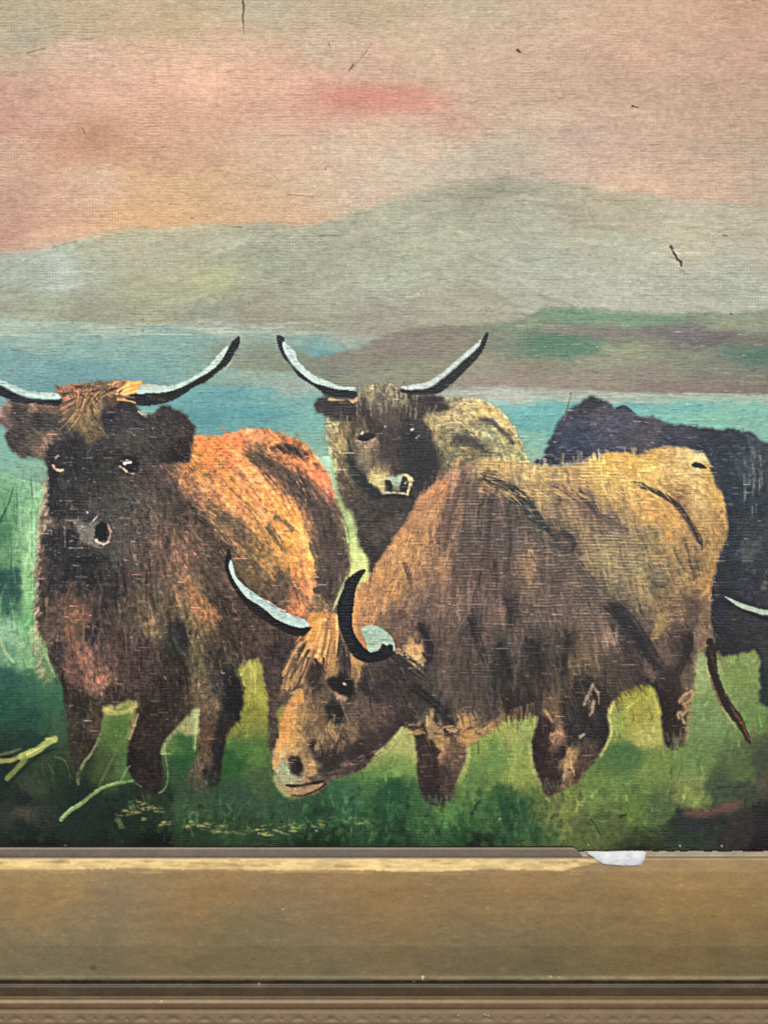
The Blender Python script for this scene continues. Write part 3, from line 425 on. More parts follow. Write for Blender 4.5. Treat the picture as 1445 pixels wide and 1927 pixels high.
# ================================================================= grazing cow
PG('E 520,450 600,448 680,452 740,420 P 663,1131 673,1107 694,1086 704,1068 B 940,1320 1000,1230 1075,1120 1110,1040 1200,960 1300,890 1380,850 C 0,748 100,745 200,762 280,780 400,787 520,772 600,745 640,724 730,720 800,732 860,706 950,690 1050,700 1112,722 1150,762 1152,800 1180,870 1218,940 1238,1040 1238,1130 1204,1220 1180,1310 1162,1400 F 1166,200 1168,300 1182,380 1178,440 1110,460 1088,600 1072,700 1052,800 1040,880 980,922 942,872 930,780 910,680 885,612 800,620 722,662 668,742 682,800 676,860 630,940 560,1040 520,1082 450,1112 410,1142 370,1132 340,1060 310,960 305,880 335,760 240,742 180,782 110,830 0,900 E 1400,1150 1380,1240 1330,1340 1300,1450 1250,1492 1160,1462 1120,1350 1110,1200 1090,1095 1035,1062 960,1150 880,1210 830,1280 750,1320 650,1352 590,1402 520,1432 450,1442 380,1412 340,1330 325,1240 350,1160 368,1060 385,960 366,900 388,800 400,710 450,620 515,560',
   dict(data=cp('''B 1150,1100,a87248 1250,950,b8764a 1050,1250,b87c4a 1180,1200,a5714a 1000,1350,c08650 1150,1350,a5714c 1300,900,a8795a 1380,900,7f6048 1430,870,a58a58 1400,1000,5f4838 1300,1050,7d5a44 1280,1200,6a4a3a 1400,1200,54423a 1350,1350,5a443a 1250,1400,a06e48 1200,1040,b07448 1220,1300,6f4c38
C 30,770,b09458 100,800,c0a060 250,810,c8a468 400,820,c8a262 550,800,d0a058 650,780,d8a048 750,760,d09a48 850,750,c8984a 950,720,c29858 1050,740,c8a868 1100,750,d0ba80 700,850,dcae5a 850,850,dcae58 1000,830,d0a860 1150,850,b89048 1100,900,cda868 1200,960,c2944e 1150,1000,b08a50 1200,1080,a5783c 1150,1150,94703f
50,850,7a5f42 100,900,6a4c3a 200,880,a88a5a 300,880,a88656 400,860,b08c58 500,860,b58e55 600,870,c09a5a 650,950,b8904f 750,1000,b08a50 850,1000,d0954f 800,950,cf9a58 950,1070,bf8a48 1000,950,8a6038 700,920,c89f55 420,920,6a4c3c 550,980,6a4a3c 500,930,87664a 100,1000,5f4840 200,960,2f3430
200,1000,564236 300,950,937450 350,1000,8f744e 450,1000,947850 300,1080,504836 380,1120,4c3e32 450,1100,7a6040 600,1050,6f543f 700,1100,6a5240 650,1060,5c463a 550,1150,8a7048 650,1200,8a734a 750,1150,7f6844 850,1150,7f6840 900,1200,8f7040 1000,1150,9a7440 100,1150,594640 200,1150,54463f 300,1200,655040 250,1260,a07850 255,1310,94704c
450,1160,4c3832 480,1250,5a4838 350,1250,5f4b3c 550,1250,8a7450 650,1300,8f7850 780,1300,8a744c 880,1370,5c5038 900,1300,856c44 1100,1300,8a6838 1000,1300,8a6c42 1150,1350,a0723a 100,1300,5c4438 200,1350,66493a 400,1350,5c4638 500,1350,6a523c 570,1380,54463a 620,1420,7d6440 800,1400,8a7048 950,1400,85683e
F 50,50,5a4236 150,100,5f453a 250,80,7a5c42 350,80,5d4638 450,80,5a443a 600,60,8a7048 750,50,8a744c 700,130,7f6a48 850,150,83683f 1000,100,826238 1130,100,a5763c 900,230,85663c 1100,250,5d4030 1000,230,76563a 1150,300,7a5a3a 550,150,574438 650,200,4d3d34 750,270,3a302e 850,320,5c4736 920,330,8a6a3c 800,200,7a6242
950,430,5f4234 1000,400,4a352a 1120,400,7a5a40 1130,460,7a6844 1050,430,33241f 50,200,66493c 200,240,40302e 150,250,704f40 350,200,66503f 450,250,684e3d 550,280,6b503e 650,320,5a4438 700,380,93705a 600,400,5f4735 750,400,3f3130 700,330,4c3c36 850,420,33282a 880,520,6a4a3c 820,500,42302a 100,350,5d453a 30,350,38302f 170,480,33302c 160,540,2f2a26 250,380,604a40
330,450,363028 320,520,332c26 400,420,544234 480,430,3c3028 560,480,7a5c3a 520,530,6a5034 620,500,664b34 700,500,584232 650,580,4a352a 750,560,4c362a 50,500,5d4538 50,620,4c3930 150,620,3c2f28 250,600,40312a 350,600,403026 450,620,4c3a26 550,620,302420 200,700,33241f 100,720,45352a 300,700,40281f 50,760,6a5038 20,830,a5743c
100,830,9a703a 180,790,8a6a3c 400,720,6a4c2c 480,700,3a2c20 600,680,5a4535 570,720,302622 650,700,33241f 700,680,4a362a 370,830,3a1d1c 430,850,8a6040 350,950,361a1a 500,850,302422 600,830,2d2422 650,800,281f20 450,950,36231f 480,1000,a07a48 490,950,94683c 470,1050,7a5634 560,950,4c3424 400,1050,3a1f1c 380,1110,45261f 520,1050,54351f
900,620,2a1c1f 980,600,36261f 950,700,2c1c18 1000,720,2f1f1a 1045,700,7a5a36 980,800,301c16 960,880,33201a 1020,880,55362a 1060,600,5f4a30
E 900,200,b88048 1000,150,b07a48 850,300,b88050 900,400,b07848 1000,300,a8743f 1150,200,8f6440 1100,100,a0703f 1050,380,7f5a40 950,480,7a583c 1200,350,6a4a3c 1300,200,5f463a 1400,300,5d4438 1300,450,7a5844 1200,500,6f4f3e 1150,560,42302c 1180,680,42302a 1300,600,5f4538 1400,600,4c3a32 1000,500,6d4c3a 1250,800,584236
1380,800,4a3c2e 1400,950,40302a 1110,670,c0925a 1000,650,6a4c34 1000,750,33282c 1080,800,3a2f2a 1200,900,3a342c 1250,1000,302a28 1150,950,3f342c 1000,950,45302a 900,850,36262a 950,780,40302a 850,750,453228 900,1000,5f4032 850,1000,64442f 800,950,5a3f30 700,950,4a3428 660,980,2c221f 750,1080,7a5838 650,1080,8a683c 700,1150,453028
850,1120,4a332a 600,1130,7a5c38 800,1200,382620 650,1230,3f2c24 950,1050,4a342c 1050,1010,3a2a24 560,1180,3a2c24 600,500,e09a4a 560,550,dc9448 650,520,d0803f 640,600,c07840 560,620,b8743c 600,680,c88848 480,650,8a5c38 500,720,6a4530 440,700,8a6038 420,800,a87c44 530,700,57392a 560,760,3a2822 650,720,b07a44 660,760,8f6238 700,650,4a342c
730,720,40302a 780,700,a87a48 780,780,8a6238 820,830,3a2a26 700,820,201a1a 740,870,251c1a 690,880,a07a5c 700,910,9a7458 560,830,40301f 450,850,6a4c34 500,880,7a5836 460,920,d08c48 420,1000,cf8c48 390,1060,d08c44 480,980,a87840 560,930,6f4f30 560,1000,7a5834 600,1050,6a4c2c 380,1150,d09048 450,1100,c08848 350,1220,c09458
500,1080,80603a 550,1080,8a6438 440,1180,b88c4c 450,1260,43241a 390,1300,969468 420,1340,928c66 540,1290,a87c4c 520,1250,8f6c40 480,1200,8f6c40 580,1320,54402a 560,1350,5a4a30 620,1300,33261f 450,1400,a0754c 550,1400,a87c4c 730,1260,4a322a 800,1250,453028 650,1350,5a4630 360,1380,8a7c50 400,900,5c4630 380,820,8a6840 790,560,b07848 750,480,c08048
1180,1040,c09858 1220,1080,8a6840 1140,1120,3c241c 1180,1180,44291f 1250,1150,9a7040 1300,1200,6f4c30 1180,1300,3a211f 1200,1400,33201f 1280,1380,4a2f28 1340,1250,66432c 1370,1050,b07f44 1430,1110,9a7440 1280,1080,3a2c26'''), e=14, pw=2.3, ax=1.3, ay=0.8, warp=6.0, wl=12), soft=2.0, rough=2.6, wl=8, id=COW3)
fl3 = [(720, 1050, R(110)), (790, 970, R(120)), (850, 950, R(105)), (900, 1100, R(92)), (1000, 1000, R(70)), (1050, 950, R(50)), (1100, 870, R(8)), (1250, 870, R(8)), (1150, 1000, R(60)), (1300, 1000, R(65)), (1340, 1100, R(95)),
       (1100, 1150, R(70)), (1200, 1200, R(55)), (950, 1300, R(90)), (850, 1280, R(80)), (1060, 1400, R(95)), (1270, 1330, R(95)), (600, 1200, R(110)), (560, 1260, R(115)), (640, 1220, R(85)), (560, 1380, R(115)), (620, 1330, R(100)),
       (700, 1350, R(60)), (650, 1420, R(-20)), (820, 1430, R(85)), (720, 1280, R(70)), (900, 1375, R(-5)), (1150, 1250, R(70))]
fur(COW3, None, 10500, fl3, 19, 1.8, 0.14, 0.6, box=(505, 1375, 835, 1520))
bristles(1500, (800, 1210, 880, 1345), [COW3], 62, 3.2, lambda x, y: R(92 - (x - 900) * 0.06), 0.12, 0.22, 0.36, 0.2, 0.01)
bristles(600, (1060, 1350, 880, 1300), [COW3], 44, 3.0, lambda x, y: R(62 + (y - 900) * 0.03), 0.15, 0.12, 0.32, 0.2, 0.01)
# hip hollow, rump lines, dark locks
for q in range(9):
    P = np.array(pl('C 820,885 900,918 980,968 1030,1030 1075,1100 1108,1165')) + rs.normal(0, 2.4, 2)
    b.stroke(openspline([tuple(p) for p in P]), 3.0 if q < 5 else 1.4, 1.8, hexc(('4a362c', '5c4434', '3a2a24')[q % 3]), 0.65, 0.2, 1.2, 1.5)
ST('C 960,955 1020,1010 1060,1080 1112,1180', 1.6, 1.4, '2c1f1c', 0.85)
for t in ('C 1030,1160 1045,1230 1065,1300 1078,1350', 'C 1085,1190 1078,1260 1085,1340', 'C 1112,1180 1115,1205', 'C 975,1200 1000,1260 1030,1310', 'F 1060,10 1080,60 1085,110', 'F 1010,60 1050,150', 'F 1105,20 1110,80', 'C 870,1350 890,1385 925,1390'):
    ST(t, 2.8, 1.6, '4a3628', 0.5, rag=1.8, edge=1.8)
ST('C 825,880 850,895', 2.4, 1.5, '2b211d', 0.9); ST('C 760,870 785,858 800,852', 1.6, .8, '94703c', 0.9); ST('C 780,868 830,872', 1.3, .8, '3f2c1f', 0.8)
PG('C 1060,780 1080,768 1110,775 1138,795 1120,802 1090,796 1068,792', '24262c', 0.9, 0.8)
for t, wd, c, n in (('C 380,890 430,900 480,950', 5, '6a4a3a', 9), ('C 510,930 560,980 590,1030', 6, '66483a', 10), ('C 160,940 210,965 260,1040 330,1090 390,1140', 5, '2f332c', 10), ('C 410,1120 460,1140 480,1180 430,1210', 6, '4a3430', 8),
                    ('C 0,870 80,870 140,920', 8, '503a30', 14), ('C 20,830 90,840 150,890', 5, '4a382e', 10), ('C 600,1030 680,1080 740,1110', 8, '5f483c', 10), ('E 1130,520 1160,570 1180,640 1170,700', 7, '3a2a2a', 12), ('F 160,440 180,500 200,580', 9, '2f2c28', 12),
                    ('F 300,410 340,460 330,560', 9, '332c28', 12), ('F 480,400 470,460 460,560', 6, '3a2e26', 10), ('F 190,210 205,260 200,320', 5, '382a2a', 8), ('F 700,240 780,330 860,440 920,540', 11, '362c2c', 18), ('F 560,110 620,180 680,250', 6, '54413a', 9),
                    ('F 1060,380 1050,450 1000,560', 8, '32241f', 14), ('C 500,1290 540,1350 600,1420', 6, '574538', 10), ('E 1040,170 1060,230 1080,290', 4, '7a5438', 8), ('B 1330,980 1280,1150 1250,1330', 5, '634636', 10), ('C 60,960 50,1120 50,1300', 7, '4d3c36', 10), ('C 150,1050 160,1200 150,1330', 7, '50413a', 10)):
    for q in range(n):
        P = np.array(pl(t)) + rs.normal(0, wd * 0.6, 2); P = P + rs.normal(0, 1.4, P.shape)
        b.stroke(openspline([tuple(p) for p in P]), 1.9, 0.7, np.array(hexc(c)) * rs.uniform(0.75, 1.25), 0.5, 0.2, 1, 1.2)
for t, wd, c, n in (('F 160,430 185,500 205,590', 9, '25211f', 16), ('F 300,410 335,470 330,580', 10, '272120', 18), ('F 480,400 470,470 455,570', 6, '2e2420', 12), ('F 190,210 205,260 200,330', 5, '2c2220', 10), ('F 690,230 780,330 860,440 920,540', 12, '292124', 26),
                    ('F 20,290 50,380 90,500', 8, '2c2523', 12), ('E 1130,520 1160,570 1180,650 1170,710', 7, '2c2024', 16), ('F 250,560 280,620 300,690', 8, '33271f', 12), ('F 560,600 620,690 640,790', 10, '241c1c', 14), ('C 150,880 240,960 330,1080 390,1160', 5, '2f302c', 14), ('C 20,860 90,870 150,920', 6, '3a2d27', 12),
                    ('C 60,940 50,1050 40,1180', 6, '443530', 10), ('C 160,1020 170,1150 150,1300', 6, '463630', 10), ('C 420,1120 470,1150 470,1210', 6, '3a2c2a', 10), ('C 510,920 560,980 600,1040', 5, '4f3a30', 10), ('B 1370,900 1340,1000 1300,1120', 7, '5c4236', 10), ('E 1040,170 1070,260 1080,330', 4, '6a4630', 8), ('E 950,640 1060,720 1160,800', 14, '2a2324', 20), ('E 1100,850 1200,930 1280,1010', 12, '28221f', 18)):
    for q in range(n):
        P = np.array(pl(t)) + rs.normal(0, wd * 0.5, 2); P = P + rs.normal(0, 1.8, P.shape)
        b.stroke(openspline([tuple(p) for p in P]), 2.3, 0.8, np.array(hexc(c)) * rs.uniform(0.8, 1.25), 0.42, 0.2, 1.4, 1.4)
for _ in range(260):    # straw hairs along the back
    x = rs.uniform(900, 1320); y = rs.uniform(858, 935)
    if b.idm[int((y - 5 - b.y0) / S), int((x + 22 - b.x0) / S)] != COW3 or b.idm[int((y - b.y0) / S), int((x - b.x0) / S)] != COW3: continue
    a = R(6 + (x - 1150) * 0.04 + (y - 870) * 0.5) + rs.normal(0, .15); L = rs.uniform(10, 30)
    b.stroke([(x, y), (x + math.cos(a) * L, y + math.sin(a) * L)], 1.2, 0.5, hexc(('efc67c', 'e8b860', 'a07838', 'c8a060')[rs.randint(4)]), 0.5, 0.3)
for _ in range(190):
    x = rs.uniform(690, 830); y = 1085 - (x - 690) * 1.05 + rs.uniform(0, 90); a = R(105) + rs.normal(0, .25); L = rs.uniform(9, 24)
    b.stroke([(x, y), (x + math.cos(a) * L, y + math.sin(a) * L)], 1.3, 0.5, hexc(('d89c60', 'c88a50', '8a5c3c', '6f4a36')[rs.randint(4)]), 0.5, 0.3)
for _ in range(44):     # tufts on the brow
    x = rs.uniform(530, 700); y = rs.uniform(455, 560); k = (x - 610) / 90.0
    ST('E %f,%f %f,%f %f,%f' % (x, y, x - 10 + k * 20, y + 70, x - 45 + k * 55 + rs.uniform(-15, 15), y + rs.uniform(110, 220)), 2.8, 0.9, ('f0ae5c', 'dc9448', 'f8c078', 'c08040', '9a6434', '4f3426')[rs.randint(6)], 0.68, 0.5)
for _ in range(34):
    x = rs.uniform(440, 560); y = rs.uniform(600, 700)
    ST('E %f,%f %f,%f %f,%f' % (x, y, x - 30, y + 60, x - 60 + rs.uniform(-15, 10), y + rs.uniform(110, 190)), 2.6, 0.9, ('cc9658', 'a87444', '5c3e2c', '3f2c22', 'd09c5c')[rs.randint(5)], 0.65, 0.5)
for t, c, wv in (('E 700,600 720,680 710,790', '3c2a26', 3.4), ('E 735,640 745,720 750,780', '45302a', 2.6), ('E 760,690 785,730 800,790', 'b8864e', 2.2), ('E 780,680 800,730 790,800', 'a87844', 2.0), ('E 830,700 860,770 880,830', '6a4c38', 1.6), ('E 830,790 850,880 860,950', '33262a', 3.2),
                 ('E 560,700 575,750 570,800', '33241e', 3.4), ('E 605,690 600,740 610,770', '40291f', 2.2), ('E 520,690 500,760 450,850', '5c3f2c', 2.6), ('E 430,880 480,860 490,900', 'c8945a', 1.8), ('E 700,930 720,990 740,1040', '8a6648', 2.0)):
    ST(t, wv, wv * 0.5, c, 0.85, 0.4)
PG('E 635,800 670,785 730,795 765,830 762,870 730,895 690,882 650,860 625,830', '1e1818', 1.8, 2.2, alpha=0.95)
ST('E 650,855 690,880 740,893', 1.8, 1, '2b1d1c', 1); ST('E 712,828 722,832', 1.8, 1.4, 'b8a49c', 0.9, 0.8)
PG('E 665,868 690,890 730,900 725,925 700,915 675,900', 'a88064', 1.3, 1.3, alpha=0.9, h=0.4)
PG('E 620,960 650,950 690,960 700,1010 680,1040 640,1030', '2a1f1c', 3, 3, alpha=0.85)
PG('E 455,870 490,885 480,930 440,960 425,1030 405,1110 375,1190 335,1245 350,1165 385,1060 395,970', 'd29048', 1.5, 2.4, alpha=0.8, h=0.5)
for _ in range(26):
    k = rs.rand(); x = 465 - k * 110 + rs.uniform(-18, 14); y = 890 + k * 330
    ST('E %f,%f %f,%f' % (x, y, x - 8, y + rs.uniform(25, 60)), 1.8, 1, ('e0a05c', 'd89850', 'b87c40')[rs.randint(3)], 0.6, 0.5)
PG('E 525,1130 560,1150 600,1200 610,1250 580,1240 545,1200', '382a22', 3, 2.5, alpha=0.8)
PG('E 415,1245 445,1225 480,1240 495,1285 480,1315 440,1325 418,1300', '40241a', 1.5, 1.6)
PG('E 455,1255 480,1260 485,1295 460,1300', '2a1814', 1.2, 1.2, alpha=0.9)
PG('L 130,1490 200,1450 230,1520 240,1590 330,1610 340,1640 220,1670 160,1620', '8f9068', 3.2, 4, alpha=0.6, h=0.4)
ST('L 140,1530 180,1520 220,1575', 2.6, 1.8, '98b494', 0.6, .4, 2.4); ST('L 225,1600 300,1630 360,1610', 2.0, 1.4, '98a888', 0.5, .4, 2)
PG('L 700,1470 760,1445 800,1465 760,1500 710,1500', '946c5c', 1.6, 2.4, alpha=0.8, h=.4)
PG('L 560,1380 760,1330 960,1220 1160,1110 1280,1110 1190,1230 1050,1330 860,1430 660,1500 560,1480', '35261f', 4, 4, alpha=0.55)
PG('L 420,1280 500,1290 560,1400 540,1480 450,1430 400,1340', '33261f', 3, 3.5, alpha=0.7)
PG('L 560,930 660,900 730,1000 740,1090 640,1090 580,1040', '271e1a', 3, 4, alpha=0.7)
for q in range(60):
    x = rs.uniform(360, 760); y = rs.uniform(880, 1330); a_ = R(108) + rs.normal(0, .25); L_ = rs.uniform(40, 120)
    if (x - 360) * 0.5 + 850 < y: ST('L %f,%f %f,%f' % (x, y, x + L_ * math.cos(a_), y + L_ * math.sin(a_)), 2.4, 1.0, ('94744a', '7a5a38', '5c4430', 'a8824c')[q % 4], 0.4, 0.35, 2)
for q in range(40):
    x = rs.uniform(820, 1400); y = rs.uniform(560, 1100); a_ = R(75) + rs.normal(0, .3); L_ = rs.uniform(40, 130)
    ST('L %f,%f %f,%f' % (x, y, x + L_ * math.cos(a_), y + L_ * math.sin(a_)), 2.0, 0.9, ('4f3c34', '2c2326', '6a5244', '3a2e2a')[q % 4], 0.45, 0.35, 2)
ST('E 405,1380 450,1384 500,1378 560,1368 600,1360', 2.6, 2.6, '201816', 0.95)
ST('E 380,1395 430,1412 500,1405 560,1390 600,1375', 4.6, 2.2, 'a07c54', 0.8, 0.5, 2.4)
ST('E 430,1432 480,1438 540,1420 580,1400 612,1372', 1.4, 1.8, '332318', 0.9)
for _ in range(34):     # tufts of the jaw
    k = rs.rand(); x = 640 + k * 330; y = 1340 - k * 175 + rs.uniform(-30, 6); a = R(205 + rs.uniform(-15, 15)); L = rs.uniform(20, 60)
    ST('E %f,%f %f,%f' % (x, y, x + L * math.cos(a), y - L * math.sin(a) * 0.6), 1.5, 0.6, ('7a5648', '2c1c1a', '4a3028', '5f4434')[rs.randint(4)], 0.7, 0.4)
for _ in range(40):
    x = rs.uniform(1000, 1500); y = 1055 + rs.uniform(-12, 45) + max(0, (1200 - x)) * 0.05; L = rs.uniform(20, 60); a = rs.normal(0, .4)
    ST('E %f,%f %f,%f' % (x, y, x + L * math.cos(a), y + L * math.sin(a)), 1.9, 0.8, ('c89c5c', 'a87840', '8a6438', '4a3426')[rs.randint(4)], 0.6, 0.45)
for _ in range(30):
    x = rs.uniform(985, 1150); y = 640 + (x - 985) * 0.35 + rs.uniform(-14, 18)
    ST('E %f,%f %f,%f' % (x, y, x + rs.uniform(6, 22), y + rs.uniform(-10, 12)), 1.8, 1.0, ('d8b47c', 'c09860', '8a6844')[rs.randint(3)], 0.85, 0.5)
for _ in range(34):     # ragged belly hair
    x = rs.uniform(180, 330); y = 735 + (330 - x) * 0.3; ST('F %f,%f %f,%f' % (x, y - 40, x + rs.uniform(-6, 6), y + rs.uniform(5, 30)), 2, 0.6, ('33241f', '4a3428', '6a4c34')[rs.randint(3)], 0.8, 0.3)
for t, c in (('F 600,610 580,660 555,710', 'a08468'), ('F 600,615 625,650 630,700', '94785c'), ('F 605,690 600,730 585,760', 'a88a6c'), ('F 375,740 395,770 405,790', 'b08450'), ('F 405,850 430,840 455,850', 'c09464'), ('F 540,860 560,850', 'a89080'), ('F 470,1000 465,1040 460,1070', 'b08c58'),
             ('F 500,940 495,980 510,1040', 'c09a68'), ('F 1020,690 1040,660 1080,640', 'c09a5c'), ('F 1080,640 1075,680 1040,700 1050,720', 'b08850'), ('F 1050,740 1030,760 1040,795', 'b89058'), ('F 1015,770 1010,750 1025,742', 'b89464')):
    ST(t, 3.4, 2.0, c, 0.5, 0.5, 2.6, 1.6); ST(t, 1.3, 0.8, c, 0.55, 0.7, 1.6)
# tail
PG('F 1148,395 1180,395 1196,480 1202,560 1232,640 1282,720 1312,755 1342,830 1364,890 1345,885 1292,800 1250,752 1202,682 1166,582 1152,500', '2b2119', 1.0, 1.5, id=TAIL, h=0.4)
for q in range(22):
    k = rs.rand(); x = 1168 + 170 * k ** 1.3; y = 450 + 400 * k
    ST('F %f,%f %f,%f' % (x, y, x + 12 + 14 * k, y + 45), 1.5, .8, ('4f3d2c', '17120f', '7a6650', '3c2e20')[q % 4], 0.7, 0.4)
ST('F 1290,755 1320,800 1350,870', 3.4, 2, '5c4028', 0.85); ST('F 1140,510 1160,560 1190,640 1230,730 1290,820', 2.2, 1.5, 'a88c5c', 0.55)
ST('F 1370,800 1375,850 1360,890', 3, 2, '7a5838', 0.4); ST('F 1205,450 1215,490 1225,530', 2.2, 1.5, '6a5440', 0.6)
# horns of the grazing cow
PG('E 90,93 100,120 106,160 98,200 112,250 150,320 220,382 300,440 380,490 450,515 520,520 542,520 500,567 440,567 360,532 280,482 200,422 130,332 90,262 66,182 78,120', '1e191b', 0.9, 0.8, h=0.4, id=H3L)
PG('E 100,152 112,188 130,248 180,300 250,350 330,408 400,448 470,468 512,488 524,515 470,522 400,502 340,472 270,412 190,362 140,302 105,242 90,190', 'c0d8cc', 0.8, 0.7, h=0.6, id=H3L)
for q in range(10):
    k = q / 10.0; ST('E %f,%f %f,%f' % (180 + 280 * k, 318 + 160 * k + rs.uniform(-8, 8), 230 + 280 * k, 350 + 150 * k + rs.uniform(-8, 8)), 1.3, .7, ('dcebe2', '90aaa0')[q % 2], 0.7, 0.4)
PG('E 800,505 860,520 880,560 860,640 820,640 780,570', 'b07848', 1.5, 1.6, alpha=0.8)
PG('E 826,204 831,220 802,262 778,322 768,400 760,480 766,540 792,590 832,638 870,655 910,645 935,610 984,625 988,660 940,697 870,712 810,706 760,672 720,602 695,532 680,462 680,392 700,322 730,262 790,216', '15181f', 0.9, 0.8, h=0.5, id=H3R)
PG('E 808,532 850,511 900,519 952,550 987,602 986,652 930,612 900,645 850,655 835,602', 'b0cab0', 0.9, 1.0, h=0.6, id=H3R)
PG('E 915,640 925,612 945,625 965,612 982,635 975,660 930,665', '23201f', 0.9, 1.2, id=H3R)
for q in range(10):
    ST('E %f,%f %f,%f' % (700 + rs.uniform(-8, 40), 300 + q * 28, 720 + rs.uniform(-8, 30), 312 + q * 28), 1.2, .7, ('27354a', '222a3a', '3a4658')[q % 3], 0.6, 0.3)
for q in range(9):
    ST('E %f,%f %f,%f' % (840 + rs.uniform(0, 80), 530 + q * 11, 880 + rs.uniform(0, 60), 538 + q * 10), 1.4, .8, ('c5dcc0', '8ba890')[q % 2], 0.6, 0.4)
# gap of light green between the cows
for q in range(16):
    k = q / 16.0; ST('E %f,%f %f,%f' % (715 - 50 * k, 290 + 110 * k, 700 - 50 * k, 330 + 110 * k), 1.6, 1, ('a8b27c', '8f9a64')[q % 2], 0.6, 0.3)
for _ in range(90):     # reeds and bank
    x = rs.uniform(-150, 80); y = rs.uniform(960, 1260); L = rs.uniform(30, 110); k = rs.normal(0, 8)
    b.stroke(openspline([(x, y), (x + k * .3, y - L * .5), (x + k, y - L)]), 2.2, 0.7, hexc(('2f6450', '4f8a68', '7fb08a', '285446', '69986c')[rs.randint(5)]), rs.uniform(.25, .55), 0.4, 1.2, 1.2)
for _ in range(260):
    x = rs.uniform(420, 1060) if rs.rand() < .7 else rs.uniform(-150, 420); y = 1592 - abs(rs.normal(0, 38)); r = rs.uniform(2, 8); cc = ('143018', '1d4024', '2f5a34', '44703c', '0f2214', '234a2e')[rs.randint(6)]
    if x < 230: cc = ('101c18', '18281f', '22332a')[rs.randint(3)]
    b.stroke([(x, y), (x + rs.uniform(-6, 6), y - rs.uniform(3, 14))], r, r * 0.4, hexc(cc), 0.35, 0.4, 1.6, 2.6)
for cx_, cy_ in ((870, 1545), (950, 1528), (735, 1500), (560, 1535), (800, 1560), (430, 1530), (350, 1545), (640, 1510), (985, 1560), (700, 1555)):
    for q in range(26):
        x = rs.normal(cx_, 16); y = rs.normal(cy_ + 8, 12); b.stroke([(x, y), (x + rs.normal(0, 4), y - rs.uniform(6, 22))], 2.6, 0.8, hexc(('1a4424', '245434', '153618', '3a6a38', '5a8044')[rs.randint(5)]), 0.4, 0.5, 1.3, 1.8)
# ---- grasses and twigs
for t, w0, w1, c, al in (('D 0,1105 60,1100 120,1075 180,1040', 5, 3, '8a8a48', 0.9), ('D 0,1070 50,1060 110,1040', 3, 2, '6f7a40', 0.6), ('D 120,1080 200,1050 250,1010 300,985', 7, 6, '8f9a50', 0.9), ('D 150,1070 190,1050 240,1020', 2, 1, 'c0bc70', 0.8), ('D 40,1200 90,1150 140,1095', 4.5, 5, '77803f', 0.85),
                         ('D 250,985 280,980 305,1000', 2, 1, 'b0ae68', 0.8), ('D 45,1250 90,1190 150,1130 220,1070 300,1040', 2.5, 1.5, '14241c', 0.9), ('D 335,1420 380,1375 440,1340 500,1290 560,1250 640,1225 720,1212', 4.2, 2.6, '66894f', 0.95), ('D 340,1410 390,1360 440,1330', 1.5, 1, '94b070', 0.8),
                         ('D 520,1265 580,1240 660,1212', 1.5, 1, '9ab070', 0.7), ('D 425,1225 430,1170 460,1110 500,1060 550,960', 3.6, 2, '6f7a4a', 0.75), ('D 540,1240 560,1200 600,1120 640,1040', 2.6, 1.6, '5f7040', 0.6), ('D 660,1210 690,1150 710,1130', 2.6, 1.6, '7a8a54', 0.6),
                         ('D 300,1080 350,1100 380,1160 380,1200', 1.8, 1, '4f6a3c', 0.7), ('D 270,1130 290,1170 285,1210', 1.6, 1, '4f6038', 0.6), ('D 230,1120 240,1180', 1.6, 1, '44583a', 0.6), ('D 865,1280 900,1250 915,1180 900,1060 905,1010', 1.6, 1, '6f8450', 0.75), ('D 740,1225 770,1245', 1.5, 1, '6a7a48', 0.7),
                         ('D 0,430 30,510 80,570', 3, 2, '9aaa78', 0.5), ('D 200,430 240,500 300,650', 3, 2, '94a070', 0.5), ('A 0,1170 20,1120 50,1060 75,975', 2, 1, '1f4434', 0.7), ('D 1360,560 1385,640 1390,740', 2, 1, 'b0b058', 0.6), ('E 200,720 215,800', 2, 1, 'a8a850', 0.6), ('E 230,715 240,800', 2, 1, 'a8a850', 0.5),
                         ('F 1200,1105 1260,1100 1310,1100', 2.4, 1, '2c3028', 0.8), ('F 595,1260 620,1300 635,1330', 2.2, 1.2, '2f3c20', 0.8), ('F 520,1220 530,1180 520,1160', 2.4, 1.6, 'a09a5a', 0.6), ('F 20,1230 40,1190 60,1165', 3, 1.5, '16281a', 0.9), ('F 215,1250 216,1330', 1.2, .8, '16301c', 0.7)):
    ST(t, w0, w1, c, al, 0.5)
for _ in range(130):
    x = rs.uniform(215, 700); y = 1555 + 12 * math.sin(x / 60.0) + rs.normal(0, 5) + (-22 if x < 300 else 0)
    if rs.rand() < 0.75: b.stroke([(x, y), (x + rs.uniform(4, 22), y + rs.uniform(-4, 4))], 1.8, 0.8, hexc(('7a8048', '98924c', '4f6a38', '33502f', 'b0a868')[rs.randint(5)]), 0.5, 0.6, rag=1.5)
dab('D 650,1440 660,1460 640,1425', 5, '4f6838', 0.7, 0.3); dab('D 780,1420 1020,1460', 4, '9a8c4c', 0.7, 0.5)
PG('F 1040,1235 1060,1205 1130,1210 1180,1195 1240,1180 1300,1170 1305,1200 1240,1225 1160,1245 1100,1255', '6a4440', 3, 4, alpha=0.75, h=0.4)
PG('F 1000,1270 1060,1250 1150,1275 1180,1300 1120,1315 1040,1320 1000,1300', '20282c', 3, 4, alpha=0.85)
PG('F 1380,1040 1420,1030 1445,1045 P 1500,1470 1500,1500 F 1445,1130 1410,1110 1390,1070', '463c3c', 4, 4, alpha=0.7)
